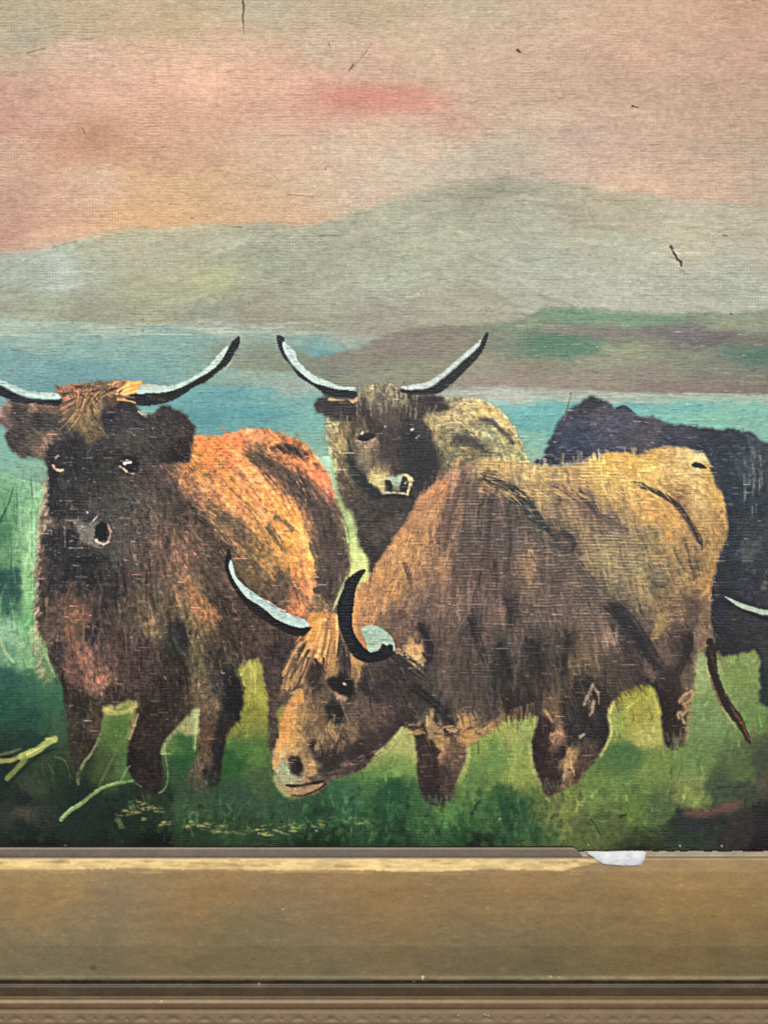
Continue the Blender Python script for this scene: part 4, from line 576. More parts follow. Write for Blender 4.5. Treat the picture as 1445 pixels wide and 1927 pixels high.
for _ in range(170):     # dark clumps of turf
    x = rs.uniform(560, 1030); y = rs.uniform(1500, 1590); r = rs.uniform(2, 6)
    b.stroke([(x, y), (x + rs.uniform(-5, 5), y - rs.uniform(3, 10))], r, r * 0.6, hexc(('1d4426', '2f5f34', '16331c', '3f6f3a', '244f33')[rs.randint(5)]), 0.45, 0.3, 1.5, 2)
for fx, fy, rx, dark in ((140, 1462, 32, 0), (275, 1492, 26, 1), (362, 1478, 24, 0), (400, 1476, 18, 0), (832, 1508, 30, 1), (1040, 1492, 34, 0), (1265, 1404, 26, 0), (515, 1425, 20, 0)):
    for _ in range(24):
        x = fx + rs.normal(0, rx * 0.6); y = fy + rs.uniform(-16, 16) + abs(x - fx) * -0.15; L = rs.uniform(7, 20)
        j, i = int((fy + 22 - b.y0) / S), int((x - b.x0) / S)
        b.stroke([(x, y + 6), (x + rs.normal(0, 4), y + 6 - L)], 2.2, 0.8, b.col[j, i] * rs.uniform(0.8, 1.2), 0.38, 0.3, 1.8, 1.6)
for _ in range(170):     # pale fringe where the pasture was laid up to the neck
    y = rs.uniform(885, 1290); x = np.interp(y, [885, 950, 1050, 1200, 1260, 1290], [91, 90, 76, 70, 84, 100]) + rs.normal(-3, 4)
    b.stroke([(x, y), (x - rs.uniform(2, 9), y + rs.uniform(2, 12))], 2.2, 1.0, hexc(('b09c80', '94805f', 'a8b08c', '7a6248')[rs.randint(4)]), 0.38, 0.3, 1.5, 1.5)
for t, c in (('D 565,825 620,845 700,835 745,800', 'a8a05c'), ('D 700,980 730,900 745,850', '8f8a54'), ('D 885,1060 905,1000 960,935 1020,870', '7f9058'), ('D 1075,830 1060,960 1055,1040', '9aa070'), ('E 1035,1075 970,1150 890,1215', 'a8a868'), ('F 700,700 680,760 690,850 640,950', 'a8a45a'),
             ('F 925,760 905,680 890,640', 'a8a040'), ('F 1075,720 1060,800 1050,870', '8a7a4c'), ('F 300,900 310,1000 350,1090', '8f9050'), ('E 1390,1170 1380,1260 1330,1380', '9aa058'), ('E 340,1340 380,1420 450,1455', '8a9058')):
    for q in range(7):
        P = np.array(pl(t)) + rs.normal(0, 2.2, 2); b.stroke(openspline([tuple(p) for p in P]), 2.4, 1.2, hexc(c), 0.28, 0.2, 1.6, 1.6)
for _ in range(4200):    # raised threads: glints put into the colour as pale dashes, grime between them
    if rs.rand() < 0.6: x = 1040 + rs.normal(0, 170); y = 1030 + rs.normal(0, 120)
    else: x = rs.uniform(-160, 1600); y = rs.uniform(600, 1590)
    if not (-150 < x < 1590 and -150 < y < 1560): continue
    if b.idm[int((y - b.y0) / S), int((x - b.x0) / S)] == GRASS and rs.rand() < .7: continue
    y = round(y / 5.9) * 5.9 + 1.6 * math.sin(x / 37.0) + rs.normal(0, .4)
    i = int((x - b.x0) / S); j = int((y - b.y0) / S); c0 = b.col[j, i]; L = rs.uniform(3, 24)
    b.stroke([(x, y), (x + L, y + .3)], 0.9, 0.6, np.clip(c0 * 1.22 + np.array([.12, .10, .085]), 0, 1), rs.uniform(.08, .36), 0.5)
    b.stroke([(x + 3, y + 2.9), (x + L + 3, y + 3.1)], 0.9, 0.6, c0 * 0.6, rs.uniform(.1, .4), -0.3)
# ---- age: cracks, dirt, a cut in the linen; then flecks
for t, w0, c in (('P 456,-5 459,16 457,32', 2.2, '4a3a2a'), ('P 457,34 459,48', 1.3, '3a2c20'), ('P 458,50 460,62', 0.8, '6a5a44'), ('P 700,82 680,108 662,130', 0.9, '8a6a50'), ('P 664,122 656,134', 1.6, '6a4834'), ('P 618,80 622,92', 1.0, '7a6040'), ('P 1189,200 1200,202', 1.7, '4a3826'),
                 ('P 973,95 979,99', 2.2, '5a4632'), ('P 974,94 976,96', 2.2, '3a3024'), ('P 612,318 614,319', 1.6, '5a3c28'), ('P 156,242 161,252', 1.5, '6a4028'), ('P 52,100 66,96 88,90', 1.6, '7a6448'), ('P 540,366 590,370', 0.9, '8a7050'),
                 ('P 600,445 620,443 640,445', 1.4, '6a685c'), ('P 420,424 455,428', 1.3, '6a6248'), ('P 100,465 130,458 145,454', 1.6, '7f8272'), ('P 1262,464 1267,474', 3.0, '17110c'), ('P 1268,477 1273,484', 2.6, '2a2016'), ('P 1273,486 1280,493', 2.8, '3c3020'), ('P 1281,492 1281,502', 1.9, '2e2418'),
                 ('P 1258,458 1262,464', 1.0, '8a7a60'), ('P 1278,504 1286,512', 2.2, '8f8a78'), ('P 1361,443 1368,444', 1.6, '6a6650'), ('P 1374,590 1378,592', 1.8, '3a4034'), ('P 360,410 366,410', 1.2, '6a6248')):
    b.stroke(openspline(pl(t)) if len(pl(t)) > 2 else pl(t), w0, w0 * 0.7, hexc(c), 0.85, -0.5, 0.8, 1.0)
for t in ('P 1266,470 1271,473', 'P 1270,475 1277,478', 'P 1275,484 1280,485', 'P 1277,502 1280,503'):
    b.stroke(pl(t), 1.1, 0.8, hexc('e0d8b8'), 0.95, 0.6)
for cxs, cys, r, c, al in ((180, 492, 12, '84847270'[:6], 0.4), (70, 275, 10, '9a7058', 0.4), (64, 380, 14, 'b08c74', 0.4), (52, 80, 24, '8f8a70', 0.35), (250, 400, 150, 'dca468', 0.22), (120, 230, 130, 'd09878', 0.2), (60, 175, 14, 'a07c64', 0.4), (1120, 150, 60, 'a08468', 0.25), (1020, 40, 40, 'a89478', 0.2), (110, 490, 40, 'b4bcb2', 0.4), (960, 340, 60, '8a8470', 0.3), (1160, 545, 50, 'b0b0a4', 0.3), (175, 255, 26, 'a0704f', 0.45)):
    g = np.exp(-(((b.xs[None] - cxs) / r) ** 2 + ((b.ys[:, None] - cys) / (r * 0.8)) ** 2)); b.lay(g * (0.7 + 0.6 * b.noise(8, 5, 2)).clip(0, 1), c, al)
for _ in range(2200):
    x = rs.uniform(-160, 1600); y = round(rs.uniform(-160, 640) / 5.9) * 5.9 + 1.6 * math.sin(x / 37.0); i = int((x - b.x0) / S); j = int((y - b.y0) / S); c0 = b.col[j, i]
    b.stroke([(x, y), (x + rs.uniform(8, 60), y + rs.uniform(-.6, .6))], 0.9, 0.6, c0 * 0.72 if rs.rand() < .55 else np.clip(c0 * 1.15, 0, 1), rs.uniform(.1, .38), 0.2)
n_fl = 5200  # flecks: the pale ones are weave glints put into the colour
X = rs.uniform(-160, 1605, n_fl); Y = rs.uniform(-160, 1600, n_fl)
for x, y in zip(X, Y):
    i = int((x - b.x0) / S); j = int((y - b.y0) / S); c0 = b.col[j, i]; lum = c0.mean(); q = rs.rand()
    if y < 600:
        if q < 0.30: b.stroke([(x, y), (x + rs.uniform(3, 26), y + rs.uniform(-.6, .6))], 0.7, 0.4, c0 * rs.uniform(0.55, 0.85), 0.55, -0.15)
        elif q < 0.6: b.stroke([(x, y), (x + 1.2, y)], 0.9, 0.7, np.clip(c0 * 1.2 + 0.05, 0, 1), 0.6, 0.4)
    elif b.idm[j, i] == GRASS and q < .8: continue
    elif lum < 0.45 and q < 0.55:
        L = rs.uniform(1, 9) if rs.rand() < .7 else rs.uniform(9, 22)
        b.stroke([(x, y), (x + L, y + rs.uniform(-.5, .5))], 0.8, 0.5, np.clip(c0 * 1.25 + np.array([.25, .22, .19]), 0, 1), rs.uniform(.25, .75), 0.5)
    elif q < 0.8: b.stroke([(x, y), (x + rs.uniform(3, 16), y + rs.uniform(-.5, .5))], 0.8, 0.5, c0 * rs.uniform(0.5, 0.8), 0.5, -0.2)
for t in ('P 124,1591', 'P 1107,1590', 'P 1357,1592', 'P 1278,1592', 'P 595,1563', 'P 940,1541'):
    dab(t, 1.7, '9ca39c', 0.6, 0.6)  # bright specks along the rail, glints painted as colour
bl = np.stack([b.blur(b.col[..., k], 5, 2) for k in range(3)], -1)
b.col = b.col + (b.col - bl) * np.where(b.idm >= COW1, 0.55, 0.25)[..., None]
# general unevenness of the hand-laid paint
lum_ = b.col.mean(-1, keepdims=True); sat_ = np.where(((b.idm >= COW1) & (b.idm < 10))[..., None], np.clip(0.58 + 0.42 * (lum_ - 0.24) / 0.31, 0.56, 1.0), np.where((b.idm == SKY)[..., None], 0.9, np.where((b.idm == GRASS)[..., None], 0.82, 0.92))); b.col = lum_ + (b.col - lum_) * sat_
st_ = np.clip((lum_ - 0.28) / 0.3, 0, 1); b.col = np.where(((b.idm >= GRASS) & (b.idm < 10))[..., None], b.col * (1 + 0.16 * st_ * st_ * (3 - 2 * st_)), b.col)
dk_ = 1 + 0.17 * np.clip((lum_ - 0.14) / 0.08, 0, 1) * np.clip((0.55 - lum_) / 0.15, 0, 1); b.col = np.where(np.isin(b.idm, (COW1, COW3))[..., None], b.col * dk_, b.col)
b.col = np.where((b.idm == COW1)[..., None] & (lum_ > 0.40), b.col * (1 + 0.12 * np.clip((lum_ - 0.40) / 0.1, 0, 1)), b.col)
b.col = np.where((b.idm == COW1)[..., None], b.col * (1 - np.clip((lum_ - 0.36) / 0.12, 0, 1) * np.array([-0.03, 0.07, 0.0], np.float32)), b.col)
l2_ = b.col.mean(-1, keepdims=True); b.col = np.where((b.idm == COW3)[..., None], l2_ + (b.col - l2_) * 0.88, b.col)
for k_, g_, c_ in ((SKY, 1.04, (1.0, 1.0, 1.02)), (FARHILL, 1.09, (0.99, 1.01, 1.02)), (NEARHILL, 1.06, (1, 1, 1)), (WATER, 1.03, (1, 1, 1)), (GRASS, 1.12, (1.03, 1.0, 0.95)), (COW2, 1.14, (1, 1, 1)), (COW4, 1.3, (0.95, 1.0, 1.07))):
    b.col[b.idm == k_] *= np.array(c_, np.float32) * g_
cowm = np.where(b.idm >= GRASS, 1.8, 1.0)
b.col *= (1 + 0.05 * b.noise(22, 4, 3) + 0.05 * cowm * b.noise(3.4, 2.4, 1) + 0.05 * cowm * b.noise(7, 5, 1) + 0.03 * b.noise(60, 30, 2))[..., None]
b.hgt += 0.35 * b.noise(9, 4, 2) + 0.25 * b.noise(4, 9, 1)
b.col = b.col.clip(0.01, 1)
hs = b.blur(b.hgt, 10, 2); b.hgt = (b.hgt - hs).clip(-1.5, 2.2)

# ------------------------------------------------------------------ materials
def lin(c): c = np.asarray(c, np.float32); return np.where(c <= 0.04045, c / 12.92, ((c + 0.055) / 1.055) ** 2.4)
def new_mat(name):
    m = bpy.data.materials.new(name); m.use_nodes = True
    return m, m.node_tree.nodes, m.node_tree.links, m.node_tree.nodes['Principled BSDF']
def math_n(N, L, op, a, bb=None, clamp=False):
    n = N.new('ShaderNodeMath'); n.operation = op; n.use_clamp = clamp
    for k, v in enumerate((a, bb)):
        if v is None: continue
        if isinstance(v, (int, float)): n.inputs[k].default_value = v
        else: L.new(v, n.inputs[k])
    return n.outputs[0]
def tex_noise(N, L, vec, scale, det=3, rough=0.6):
    mp = N.new('ShaderNodeMapping'); mp.inputs['Scale'].default_value = scale; L.new(vec, mp.inputs['Vector'])
    t = N.new('ShaderNodeTexNoise'); t.inputs['Scale'].default_value = 1.0; t.inputs['Detail'].default_value = det; t.inputs['Roughness'].default_value = rough
    L.new(mp.outputs[0], t.inputs['Vector']); return t.outputs['Fac']
K = 1.0 / PX
def oil_paint():
    m, N, L, p = new_mat('oil_paint_on_linen')
    at = N.new('ShaderNodeAttribute'); at.attribute_name = 'Col'
    tc = N.new('ShaderNodeTexCoord'); v = tc.outputs['Object']
    sx = N.new('ShaderNodeSeparateXYZ'); L.new(v, sx.inputs[0])
    wob = tex_noise(N, L, v, (K / 60, K / 60, K / 60), 3)
    wob2 = tex_noise(N, L, v, (K / 30, K / 30, K / 6), 2)
    yy = math_n(N, L, 'ADD', math_n(N, L, 'MULTIPLY', sx.outputs['Z'], K * 2 * math.pi / 5.9), math_n(N, L, 'ADD', math_n(N, L, 'MULTIPLY', wob, 9.0), math_n(N, L, 'MULTIPLY', wob2, 13.0)))
    xx = math_n(N, L, 'ADD', math_n(N, L, 'MULTIPLY', sx.outputs['X'], K * 2 * math.pi / 5.3), math_n(N, L, 'MULTIPLY', wob, 11.0))
    wy = math_n(N, L, 'SINE', yy); wx = math_n(N, L, 'SINE', xx)
    fib = tex_noise(N, L, v, (K / 16, K / 16, K / 2.6), 3, 0.7)
    gr = tex_noise(N, L, v, (K / 3.2, K / 3.2, K / 3.0), 2, 0.6)
    big = tex_noise(N, L, v, (K / 120, K / 120, K / 120), 2)
    wv = math_n(N, L, 'ADD', math_n(N, L, 'MULTIPLY', wy, 0.17), math_n(N, L, 'MULTIPLY', wx, 0.10))
    wv = math_n(N, L, 'MULTIPLY', wv, math_n(N, L, 'ADD', math_n(N, L, 'MAXIMUM', math_n(N, L, 'MULTIPLY', big, 3.6), 1.5), -1.3))
    h = math_n(N, L, 'ADD', wv, math_n(N, L, 'ADD', math_n(N, L, 'MULTIPLY', fib, 0.9), math_n(N, L, 'MULTIPLY', gr, 0.75)))
    bp = N.new('ShaderNodeBump'); bp.inputs['Strength'].default_value = 0.48; bp.inputs['Distance'].default_value = PX * 1.5
    L.new(h, bp.inputs['Height']); L.new(bp.outputs[0], p.inputs['Normal'])
    # grime held in the hollows of the weave
    k = math_n(N, L, 'ADD', math_n(N, L, 'MULTIPLY', math_n(N, L, 'SUBTRACT', h, 0.83), 0.55), 1.0)
    mx = N.new('ShaderNodeVectorMath'); mx.operation = 'SCALE'; L.new(at.outputs['Color'], mx.inputs[0]); L.new(k, mx.inputs['Scale'])
    L.new(mx.outputs[0], p.inputs['Base Color'])
    L.new(math_n(N, L, 'ADD', math_n(N, L, 'MULTIPLY', gr, 0.4), 0.2), p.inputs['Roughness'])
    p.inputs['Specular IOR Level'].default_value = 0.28
    return m
def plain(name, col, rough=0.6, spec=0.4, metal=0.0, bump=0.3):
    m, N, L, p = new_mat(name); c = lin(hexc(col))
    tc = N.new('ShaderNodeTexCoord'); v = tc.outputs['Object']
    n = tex_noise(N, L, v, (K / 25, K / 25, K / 25), 5, 0.7)
    r = N.new('ShaderNodeValToRGB'); r.color_ramp.elements[0].position = 0.3; r.color_ramp.elements[1].position = 0.75
    r.color_ramp.elements[0].color = (*(c * 0.75), 1); r.color_ramp.elements[1].color = (*(c * 1.2), 1)
    L.new(n, r.inputs[0]); L.new(r.outputs[0], p.inputs['Base Color'])
    bp = N.new('ShaderNodeBump'); bp.inputs['Strength'].default_value = bump; bp.inputs['Distance'].default_value = PX
    L.new(tex_noise(N, L, v, (K / 4, K / 4, K / 4), 3), bp.inputs['Height']); L.new(bp.outputs[0], p.inputs['Normal'])
    p.inputs['Roughness'].default_value = rough; p.inputs['Specular IOR Level'].default_value = spec; p.inputs['Metallic'].default_value = metal
    return m
def frame_paint():
    m, N, L, p = new_mat('worn_bronze_frame_paint')
    at = N.new('ShaderNodeAttribute'); at.attribute_name = 'Col'
    v = N.new('ShaderNodeTexCoord').outputs['Object']
    gr = tex_noise(N, L, v, (K / 3.0, K / 3.0, K / 3.0), 3, 0.65); f2 = tex_noise(N, L, v, (K / 14, K / 14, K / 5), 4, 0.7)
    h = math_n(N, L, 'ADD', math_n(N, L, 'MULTIPLY', gr, 0.5), math_n(N, L, 'MULTIPLY', f2, 0.6))
    bp = N.new('ShaderNodeBump'); bp.inputs['Strength'].default_value = 0.35; bp.inputs['Distance'].default_value = PX
    L.new(h, bp.inputs['Height']); L.new(bp.outputs[0], p.inputs['Normal'])
    k = math_n(N, L, 'ADD', math_n(N, L, 'MULTIPLY', math_n(N, L, 'SUBTRACT', h, 0.55), 0.8), 1.0)
    mx = N.new('ShaderNodeVectorMath'); mx.operation = 'SCALE'; L.new(at.outputs['Color'], mx.inputs[0]); L.new(k, mx.inputs['Scale'])
    L.new(mx.outputs[0], p.inputs['Base Color']); p.inputs['Roughness'].default_value = 0.48; p.inputs['Metallic'].default_value = 0.0
    return m
OIL = oil_paint(); FRM = frame_paint()
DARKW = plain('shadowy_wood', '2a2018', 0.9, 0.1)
LINEN = plain('raw_linen', 'a08c6a', 0.9, 0.2); WOOD = plain('bare_frame_wood', '6a4c30', 0.7, 0.3)

# ------------------------------------------------------------------ objects
def empty(name, loc=(0, 0, 0), parent=None):
    o = bpy.data.objects.new(name, None); C.collection.objects.link(o); o.location = loc; o.parent = parent; o.empty_display_size = 0.02; return o
def link(name, me, mat, parent, label=None, group=None):
    o = bpy.data.objects.new(name, me); C.collection.objects.link(o); me.materials.append(mat); o.parent = parent
    if label: o['label'] = label
    if group: o['group'] = group
    return o
def grid_mesh(name, V, Cc, quads):
    """mesh from the chosen quads of a shared vertex grid"""
    used = np.unique(quads); remap = np.zeros(len(V), np.int32); remap[used] = np.arange(len(used))
    q = remap[quads]; me = bpy.data.meshes.new(name); n = len(used)
    me.vertices.add(n); me.vertices.foreach_set('co', V[used].astype(np.float32).ravel())
    me.loops.add(q.size); me.loops.foreach_set('vertex_index', q.astype(np.int32).ravel())
    me.polygons.add(len(q)); me.polygons.foreach_set('loop_start', np.arange(0, q.size, 4, dtype=np.int32))
    me.polygons.foreach_set('loop_total', np.full(len(q), 4, np.int32)); me.polygons.foreach_set('use_smooth', np.ones(len(q), bool))
    a = me.color_attributes.new('Col', 'FLOAT_COLOR', 'POINT')
    cc = np.ones((n, 4), np.float32); cc[:, :3] = Cc[used]; a.data.foreach_set('color', cc.ravel())
    me.update(calc_edges=True); me.validate(); return me
def box_mesh(name, x0, x1, y0, y1, z0, z1):
    v = [(x, y, z) for x in (x0, x1) for y in (y0, y1) for z in (z0, z1)]
    f = [(0, 1, 3, 2), (4, 6, 7, 5), (0, 4, 5, 1), (2, 3, 7, 6), (0, 2, 6, 4), (1, 5, 7, 3)]
    me = bpy.data.meshes.new(name); me.from_pydata(v, [], f); me.update(); return me
root = empty('framed_painting', (0, 0, ZC))
root['label'] = 'oil painting of four long-horned shaggy cattle by a lake in a worn bronze frame'
root['category'] = 'painting'
ALB = 0.92       # how much of the light the palette gives back
J, I = np.mgrid[0:b.H, 0:b.W]
V = np.stack([(b.xs[I] - CX) * PX, -b.hgt * PX * 0.16, (CY - b.ys[J]) * PX], -1).reshape(-1, 3)
Cc = (lin(b.col) * ALB).reshape(-1, 3)
jj, ii = np.mgrid[0:b.H - 1, 0:b.W - 1]
quads = np.stack([jj * b.W + ii, (jj + 1) * b.W + ii, (jj + 1) * b.W + ii + 1, jj * b.W + ii + 1], -1).reshape(-1, 4)
fid = b.idm[:-1, :-1].reshape(-1)
x0, x1 = (b.xs[0] - CX) * PX, (b.xs[-1] - CX) * PX; z1, z0 = (CY - b.ys[0]) * PX, (CY - b.ys[-1]) * PX
canvas = link('canvas', box_mesh('canvas', x0 - .004, x1 + .004, 0.0008, 0.0022, z0 - .004, z1 + .004), LINEN, root, 'linen canvas the picture is painted on')
def patch(name, idv, parent, label=None, group=None):
    q = quads[fid == idv]
    return link(name, grid_mesh(name, V, Cc, q), OIL, parent, label, group) if len(q) else None
patch('painted_sky', SKY, root, 'painted pink and ochre evening sky with a red streak')
patch('painted_hill', FARHILL, root, 'painted grey-green range of far hills')
patch('painted_hill', NEARHILL, root, 'painted darker green and violet headland at the right, beyond the water')
patch('painted_lake', WATER, root, 'painted turquoise lake')
patch('painted_grass', GRASS, root, 'painted green pasture the cattle stand in')
HG = 'horns of the painted cattle'; CG = 'painted cattle'
c1 = patch('painted_cow', COW1, root, 'dark-faced cow with orange back, at the left, facing out of the picture', CG)
patch('horn', H1L, c1, 'pale and dark horn cut off by the left edge', HG); patch('horn', H1R, c1, 'long horn sweeping up to the right', HG)
c2 = patch('painted_cow', COW2, root, 'brown cow with pale muzzle in the middle, behind the grazing cow', CG)
patch('horn', H2L, c2, 'horn curving up to the left', HG); patch('horn', H2R, c2, 'horn curving up to the right', HG)
c3 = patch('painted_cow', COW3, root, 'golden brown cow with its head lowered to graze', CG)
patch('horn', H3L, c3, 'long pale horn pointing left', HG); patch('horn', H3R, c3, 'dark curved horn with a pale base', HG); patch('tail', TAIL, c3, 'thin dark tail hanging behind the hind leg')
c4 = patch('painted_cow', COW4, root, 'blue-black cow behind the grazing cow, cut off at the right', CG)
patch('horn', H4, c4, 'thin pale horn low at the right edge', HG)

# ---- frame: the bottom rail is modelled in full detail, the other three carry the same profile
f = Board(-520, 1965, 1590, 2046)
prof = [(1590, 2.6), (1595, 3.0), (1598, 3.3), (1611, 3.3), (1614, 3.0), (1616.5, 3.4), (1634, 3.9), (1640, 4.1), (1670, 4.5), (1720, 4.6), (1780, 4.3), (1830, 2.9), (1836, 2.8), (1840, 2.95), (1844, 2.85), (1848, 1.8), (1853, 1.6), (1857, 2.6),
        (1874, 1.5), (1877, 1.5), (1881, 3.4), (1888, 4.0), (1896, 3.9), (1900, 3.5), (1905, 4.1), (1925, 4.9), (1950, 5.0), (1980, 4.2), (2005, 2.0), (2030, -2.5), (2046, -8)]
PY = np.array([p[0] for p in prof]); PH = np.array([p[1] for p in prof])
wav = f.noise(90, 4000, 2, 5)
Yf = np.broadcast_to(f.ys[:, None], (f.H, f.W)); Xf = np.broadcast_to(f.xs[None], (f.H, f.W))
Hf = np.interp(Yf, PY, PH).astype(np.float32)
# right of the break the grey slip is gone and a chalky edge shows lower down
brk = Xf > 1083 + 5 * f.noise(8, 6, 2, 3) - (Yf - 1595) * -0.9
hole = brk & (Yf < 1601 + 0.8 * f.noise(14, 400, 2, 9))
strip = brk & ~hole & (Yf < 1612)
Hf = np.where(strip, 1.9 + 0.0 * Hf, Hf); Hf = np.where(hole, 0.9, Hf)
base = f.field(cp('''P 100,1660,9c8258 400,1660,967a52 700,1660,94784e 1000,1660,95784c 1300,1660,987c4e 200,1720,8a7860 600,1720,87735a 1000,1720,8a7454 1350,1720,8f764c
100,1790,807660 500,1790,7e7258 900,1790,7e7058 1300,1790,7e6c4c 100,1835,78705a 600,1835,787058 1000,1835,6e664c 1400,1835,76694c 700,2000,8a6c4c'''), e=2500, pw=1.6, ay=1.5, warp=20, wl=80)  # panel tone falls from ochre to olive: its shading put into the colour
f.col[:] = base
f.rag = f.noise(5, 5, 2)
def band(y0, y1, c, al=1.0, xa=-1e9, xb=1e9, wob=1.2, soft=1.0):
    o0 = wob * f.noise(22, 4000, 3); o1 = wob * f.noise(22, 4000, 3)
    m = ((Yf > y0 + o0) & (Yf < y1 + o1) & (Xf > xa) & (Xf < xb)).astype(np.float32)
    m = f.blur(m, soft, 1) if soft else m
    f.lay(m, c, al)
band(1589, 1616, '706860', wob=.8, soft=.8)
lowc = 1636 + 2.5 * f.noise(130, 4000, 2, 11) + 3.0 * np.clip((Xf - 620) / 120, 0, 1) * np.clip((920 - Xf) / 60, 0, 1) + 1.2 * f.noise(9, 4000, 2, 12)
endc = np.clip((1150 - Xf) / 90, 0, 1)
m = ((Yf > 1615.6) & (Yf < 1616 + (lowc - 1616) * endc)).astype(np.float32); m *= (0.93 + 0.5 * f.noise(26, 3, 2, 13)).clip(0, 1)
f.lay(f.blur(m, 1.0, 1), 'efd69c', 0.96)
wisp = ((f.noise(90, 2.6, 2, 14) > 0.22) & (Yf > 1630) & (Yf < 1646) & (Xf < 1100)).astype(np.float32)
f.lay(f.blur(wisp, 1.2, 1), 'cfae70', 0.55)
f.lay(f.blur(((f.noise(40, 2.4, 2, 15) > 0.42) & (Yf > 1617) & (Yf < 1633) & (Xf < 1140)).astype(np.float32), 1, 1), '94743c', 0.6)
f.lay(f.blur(strip.astype(np.float32), 0.6, 1), 'aaa296', 1.0)
f.lay(f.blur((brk & (Yf > 1611) & (Yf < 1614.5)).astype(np.float32), 0.6, 1), '5c4420', 0.95)
f.lay(f.blur((brk & (Yf > 1614.5) & (Yf < 1618)).astype(np.float32), 1, 1), 'b0946a', 0.6)
band(1846, 1853, '2e2820', 0.95); band(1852, 1878, '544a3c', 0.97); band(1870, 1878, '4a4028', 0.5)
band(1877.5, 2050, '6f5a40', 1.0); band(1892, 1902, '6f5540', 0.6); band(1880, 1888, '86704f', 0.5)
m = f.blur(((Yf > 1838) & (Yf < 1845)).astype(np.float32), 1, 1) * np.clip((Xf - 480) / 500, 0, 1) * (0.6 + 0.6 * f.noise(18, 6, 2, 21)).clip(0, 1)
f.lay(m, 'b0a684', 0.8)  # highlight on the panel's lower rim, painted in, stronger to the right
# running ornament pressed into the outer moulding
orn = np.zeros_like(Hf)
xx = -500
while xx < 1960:
    for dx, ry, rx, sg in ((0, 4.5, 11, 1), (31, 3.0, 4.0, 0.7), (60, 4.5, 11, 1), (88, 3.0, 4, 0.7)):
        X0 = xx + dx + rs.uniform(-2, 2); Y0 = 1917 + rs.uniform(-1, 1)
        d = ((Xf - X0) / rx) ** 2 + ((Yf - Y0 - ((Xf - X0) / rx) ** 2 * 3) / ry) ** 2
        orn -= np.exp(-d) * sg
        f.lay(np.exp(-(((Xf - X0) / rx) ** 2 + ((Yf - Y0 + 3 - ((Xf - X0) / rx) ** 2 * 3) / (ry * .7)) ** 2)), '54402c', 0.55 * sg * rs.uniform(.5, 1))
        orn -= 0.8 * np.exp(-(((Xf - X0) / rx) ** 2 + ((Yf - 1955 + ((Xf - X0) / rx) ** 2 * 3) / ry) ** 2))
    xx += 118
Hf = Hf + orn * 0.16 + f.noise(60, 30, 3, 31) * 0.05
f.lay((f.noise(40, 14, 4, 41) * 1.4).clip(0, 1), 'a5906c', 0.22); f.lay((f.noise(60, 20, 4, 42) * 1.4).clip(0, 1), '5f5640', 0.22)
for _ in range(420):
    x = rs.uniform(-480, 1950); y = rs.uniform(1640, 1835); q = rs.rand()
    f.stroke([(x, y), (x + rs.uniform(1, 9), y + rs.uniform(-1, 1))], 0.9, 0.5, hexc('c0aa88') if q < .6 else hexc('5a4830'), rs.uniform(.2, .55), 0)
for x, y, r, c in ((795, 1838, 2.2, 'e8e4d8'), (795, 1842, 1.8, 'e0dccc'), (778, 1847, 2.0, 'b8b09c'), (487, 1851, 2.4, 'a09880'), (532, 1711, 1.8, 'c0b090'), (304, 1884, 2.0, 'c8a884'), (862, 1911, 1.3, 'c8bca8'), (912, 1909, 1.5, 'c8bca8'), (918, 1911, 1.5, 'c8bca8'), (175, 1821, 5, '66583c'), (1030, 1910, 1.6, 'b8a080'), (1035, 1838, 2.2, 'b8ac8c'), (1050, 1839, 1.8, 'b0a484')):
    f.stroke([(x, y), (x + r * .8, y)], r, r * .8, hexc(c), 0.85, 0)
f.col *= np.array([1.03, 1.0, 0.93], np.float32)
f.col *= (1 + 0.05 * f.noise(5, 4, 2, 51) + 0.05 * f.noise(30, 10, 3, 52))[..., None]; f.col = f.col.clip(0.01, 1)
Hm = Hf * 0.001
sc = (DIST - Hm) / DIST
FX = (Xf - CX) * PX * sc; FZ = (CY - Yf) * PX * sc
OPL, OPR, OPT = (-150 - CX) * PX, (1595 - CX) * PX, (CY + 155) * PX   # the opening in the frame
zs = (CY - 1595) * PX * (DIST - .003) / DIST
dd = zs - FZ
FV = np.stack([FX, -Hm, FZ], -1).reshape(-1, 3)
jj, ii = np.mgrid[0:f.H - 1, 0:f.W - 1]
fq = np.stack([jj * f.W + ii, (jj + 1) * f.W + ii, (jj + 1) * f.W + ii + 1, jj * f.W + ii + 1], -1).reshape(-1, 4)
xc = FX[:-1, :-1]; yc = Yf[:-1, :-1]; dc = dd[:-1, :-1]
keep = (xc > OPL - dc) & (xc < OPR + dc) & (yc > 1594.5)
keep &= ~hole[:-1, :-1]
frame = empty('frame', (0, 0, 0), root); frame['label'] = 'worn bronze-painted wooden picture frame'
FC = (lin(f.col) * ALB).reshape(-1, 3)
# inner wall of the rail, down to the canvas
def fpart(name, sel, label):
    q = fq[(keep & sel).reshape(-1)]; return link(name, grid_mesh(name, FV, FC, q), FRM, frame, label)
edge = fpart('sight_edge', yc < 1615.6, 'grey inner slip, broken away towards the right where a chalky edge shows')
fpart('fillet', (yc >= 1615.6) & (yc < 1637), 'cream-coloured worn bevel along the inner edge')
fpart('panel', (yc >= 1637) & (yc < 1847), 'wide ochre band of the bottom rail, its shading towards olive painted in')
fpart('groove', (yc >= 1847) & (yc < 1878), 'dark brown groove')
fpart('outer_moulding', yc >= 1878, 'brown outer moulding with a pressed running ornament')
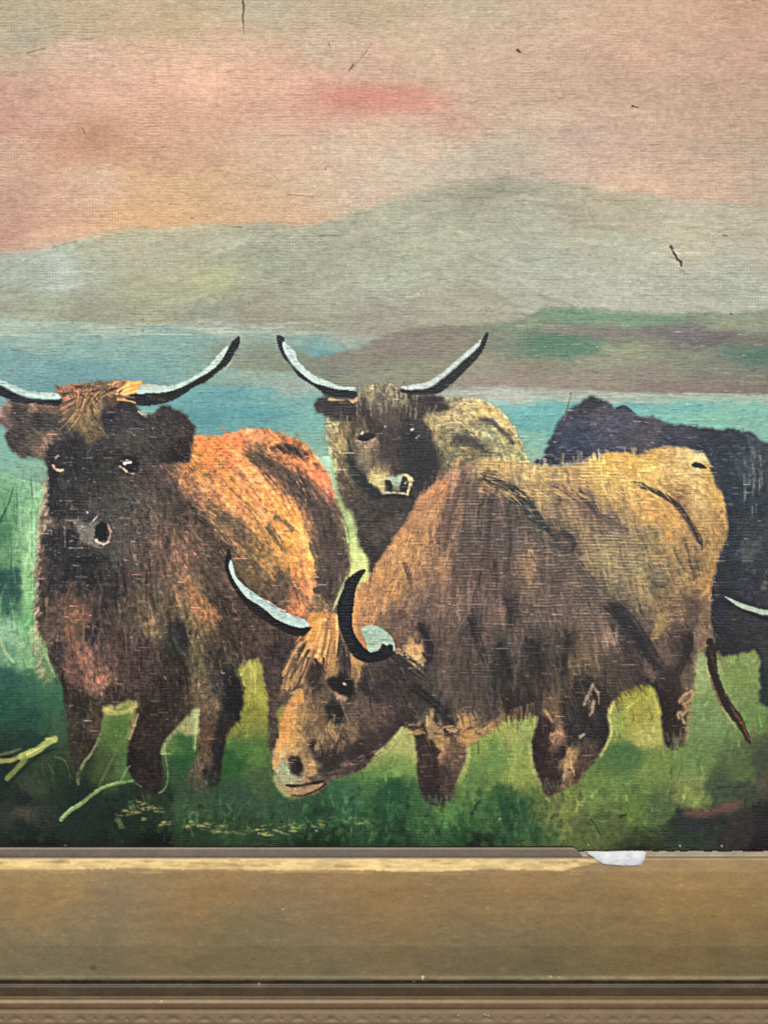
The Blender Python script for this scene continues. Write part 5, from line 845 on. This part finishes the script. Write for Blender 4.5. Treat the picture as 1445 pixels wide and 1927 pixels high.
# vertical inner face below the slip and below the break
def wall_strip(name, xs, zt, yt, yb, mat, parent):
    n = len(xs); v = [(xs[k], yt[k], zt[k]) for k in range(n)] + [(xs[k], yb, zt[k]) for k in range(n)]
    me = bpy.data.meshes.new(name); me.from_pydata(v, [], [(k, k + 1, n + k + 1, n + k) for k in range(n - 1)]); me.update(); return link(name, me, mat, parent)
js = int(np.searchsorted(f.ys, 1595)); XB = 1083
top = []
for i in range(0, f.W, 2):
    j = js
    while j < f.H - 1 and (hole[j, i]): j += 1
    if OPL <= FX[j, i] <= OPR: top.append((FX[j, i], FZ[j, i], -Hm[j, i]))
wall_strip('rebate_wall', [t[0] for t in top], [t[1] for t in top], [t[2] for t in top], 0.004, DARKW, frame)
# chip of white plaster where the slip broke away
cb = spline(pl('P 1104,1603 1130,1602.5 1160,1601.8 1190,1601.2 1214,1602.5 1214,1612 1209,1625 1202,1629 1180,1629.5 1150,1628.5 1130,1624 1116,1615'), 6)
cb = [(x + rs.uniform(-.7, .7), y + rs.uniform(-.6, .6)) for x, y in cb]
def chipz(x, y): return np.interp(y, [1600, 1611, 1616, 1634], [2.6, 3.4, 3.7, 4.15])
ctr = (1160.0, 1615.0); vv = []; ff = []; n = len(cb); rings = (1.0, 0.96, 0.8, 0.6, 0.4, 0.2)
for r_ in rings:
    for x, y in cb:
        px_, py_ = ctr[0] + (x - ctr[0]) * r_, ctr[1] + (y - ctr[1]) * r_
        hh = (chipz(px_, py_) + (0 if r_ < 1 else -0.5) + (rs.uniform(-.05, .05) + 0.06 * math.sin(px_ * .22 + py_ * .5)) * (r_ < 1)) * 0.001; s_ = (DIST - hh) / DIST
        vv.append(((px_ - CX) * PX * s_, -hh, (CY - py_) * PX * s_))
hh = chipz(*ctr) * 0.001; vv.append(((ctr[0] - CX) * PX, -hh, (CY - ctr[1]) * PX * (DIST - hh) / DIST))
for a_ in range(len(rings) - 1):
    for k in range(n): ff.append((a_ * n + k, a_ * n + (k + 1) % n, (a_ + 1) * n + (k + 1) % n, (a_ + 1) * n + k))
a_ = len(rings) - 1
for k in range(n): ff.append((a_ * n + k, a_ * n + (k + 1) % n, len(vv) - 1))
me = bpy.data.meshes.new('plaster_chip'); me.from_pydata(vv, [], ff); me.polygons.foreach_set('use_smooth', [True] * len(ff)); me.update()
link('plaster_chip', me, plain('white_plaster', 'cfd0d2', 0.6, 0.4, bump=0.5), frame, 'white plaster chip where the inner slip has broken off')
# the two side rails and the top rail: same profile, mitred
cols = {0: '706860', 1: 'cdb07a', 2: '86745a', 3: '50463a', 4: '86694c'}
zprof = [((zs - (CY - y) * PX * (DIST - h * .001) / DIST), h * 0.001, y) for y, h in prof if y >= 1595]
zprof[0] = (0.0, 0.003, 1595)
def rail(side):
    v = []; fs = []; cl = []
    pr = [(0.0, -0.004, 1595)] + zprof
    zb = zs
    for d, h, y in pr:
        if side == 'left': a, c_ = (OPL - d, -h, zb - d), (OPL - d, -h, OPT + d)
        elif side == 'right': a, c_ = (OPR + d, -h, OPT + d), (OPR + d, -h, zb - d)
        else: a, c_ = (OPL - d, -h, OPT + d), (OPR + d, -h, OPT + d)
        n_ = 40
        for k in range(n_ + 1): t = k / n_; v.append(tuple(a[q] * (1 - t) + c_[q] * t for q in range(3))); yb = y; cl.append(lin(hexc(cols[0 if yb < 1616 else 1 if yb < 1637 else 2 if yb < 1847 else 3 if yb < 1878 else 4])) * ALB)
    n_ = 41
    for r_ in range(len(pr) - 1):
        for k in range(n_ - 1): fs.append((r_ * n_ + k, r_ * n_ + k + 1, (r_ + 1) * n_ + k + 1, (r_ + 1) * n_ + k))
    me = grid_mesh('rail', np.array(v), np.array(cl), np.array(fs)); return link('rail', me, FRM, frame, side + ' rail of the frame, plain profile')
for s_ in ('left', 'right', 'top'): rail(s_)
dm = zprof[-1][0]
link('backboard', box_mesh('backboard', OPL - dm + .001, OPR + dm - .001, 0.0075, 0.0105, zs - dm + .001, OPT + dm - .001), WOOD, frame, 'plain wooden back')
print('verts', len(V), len(FV))
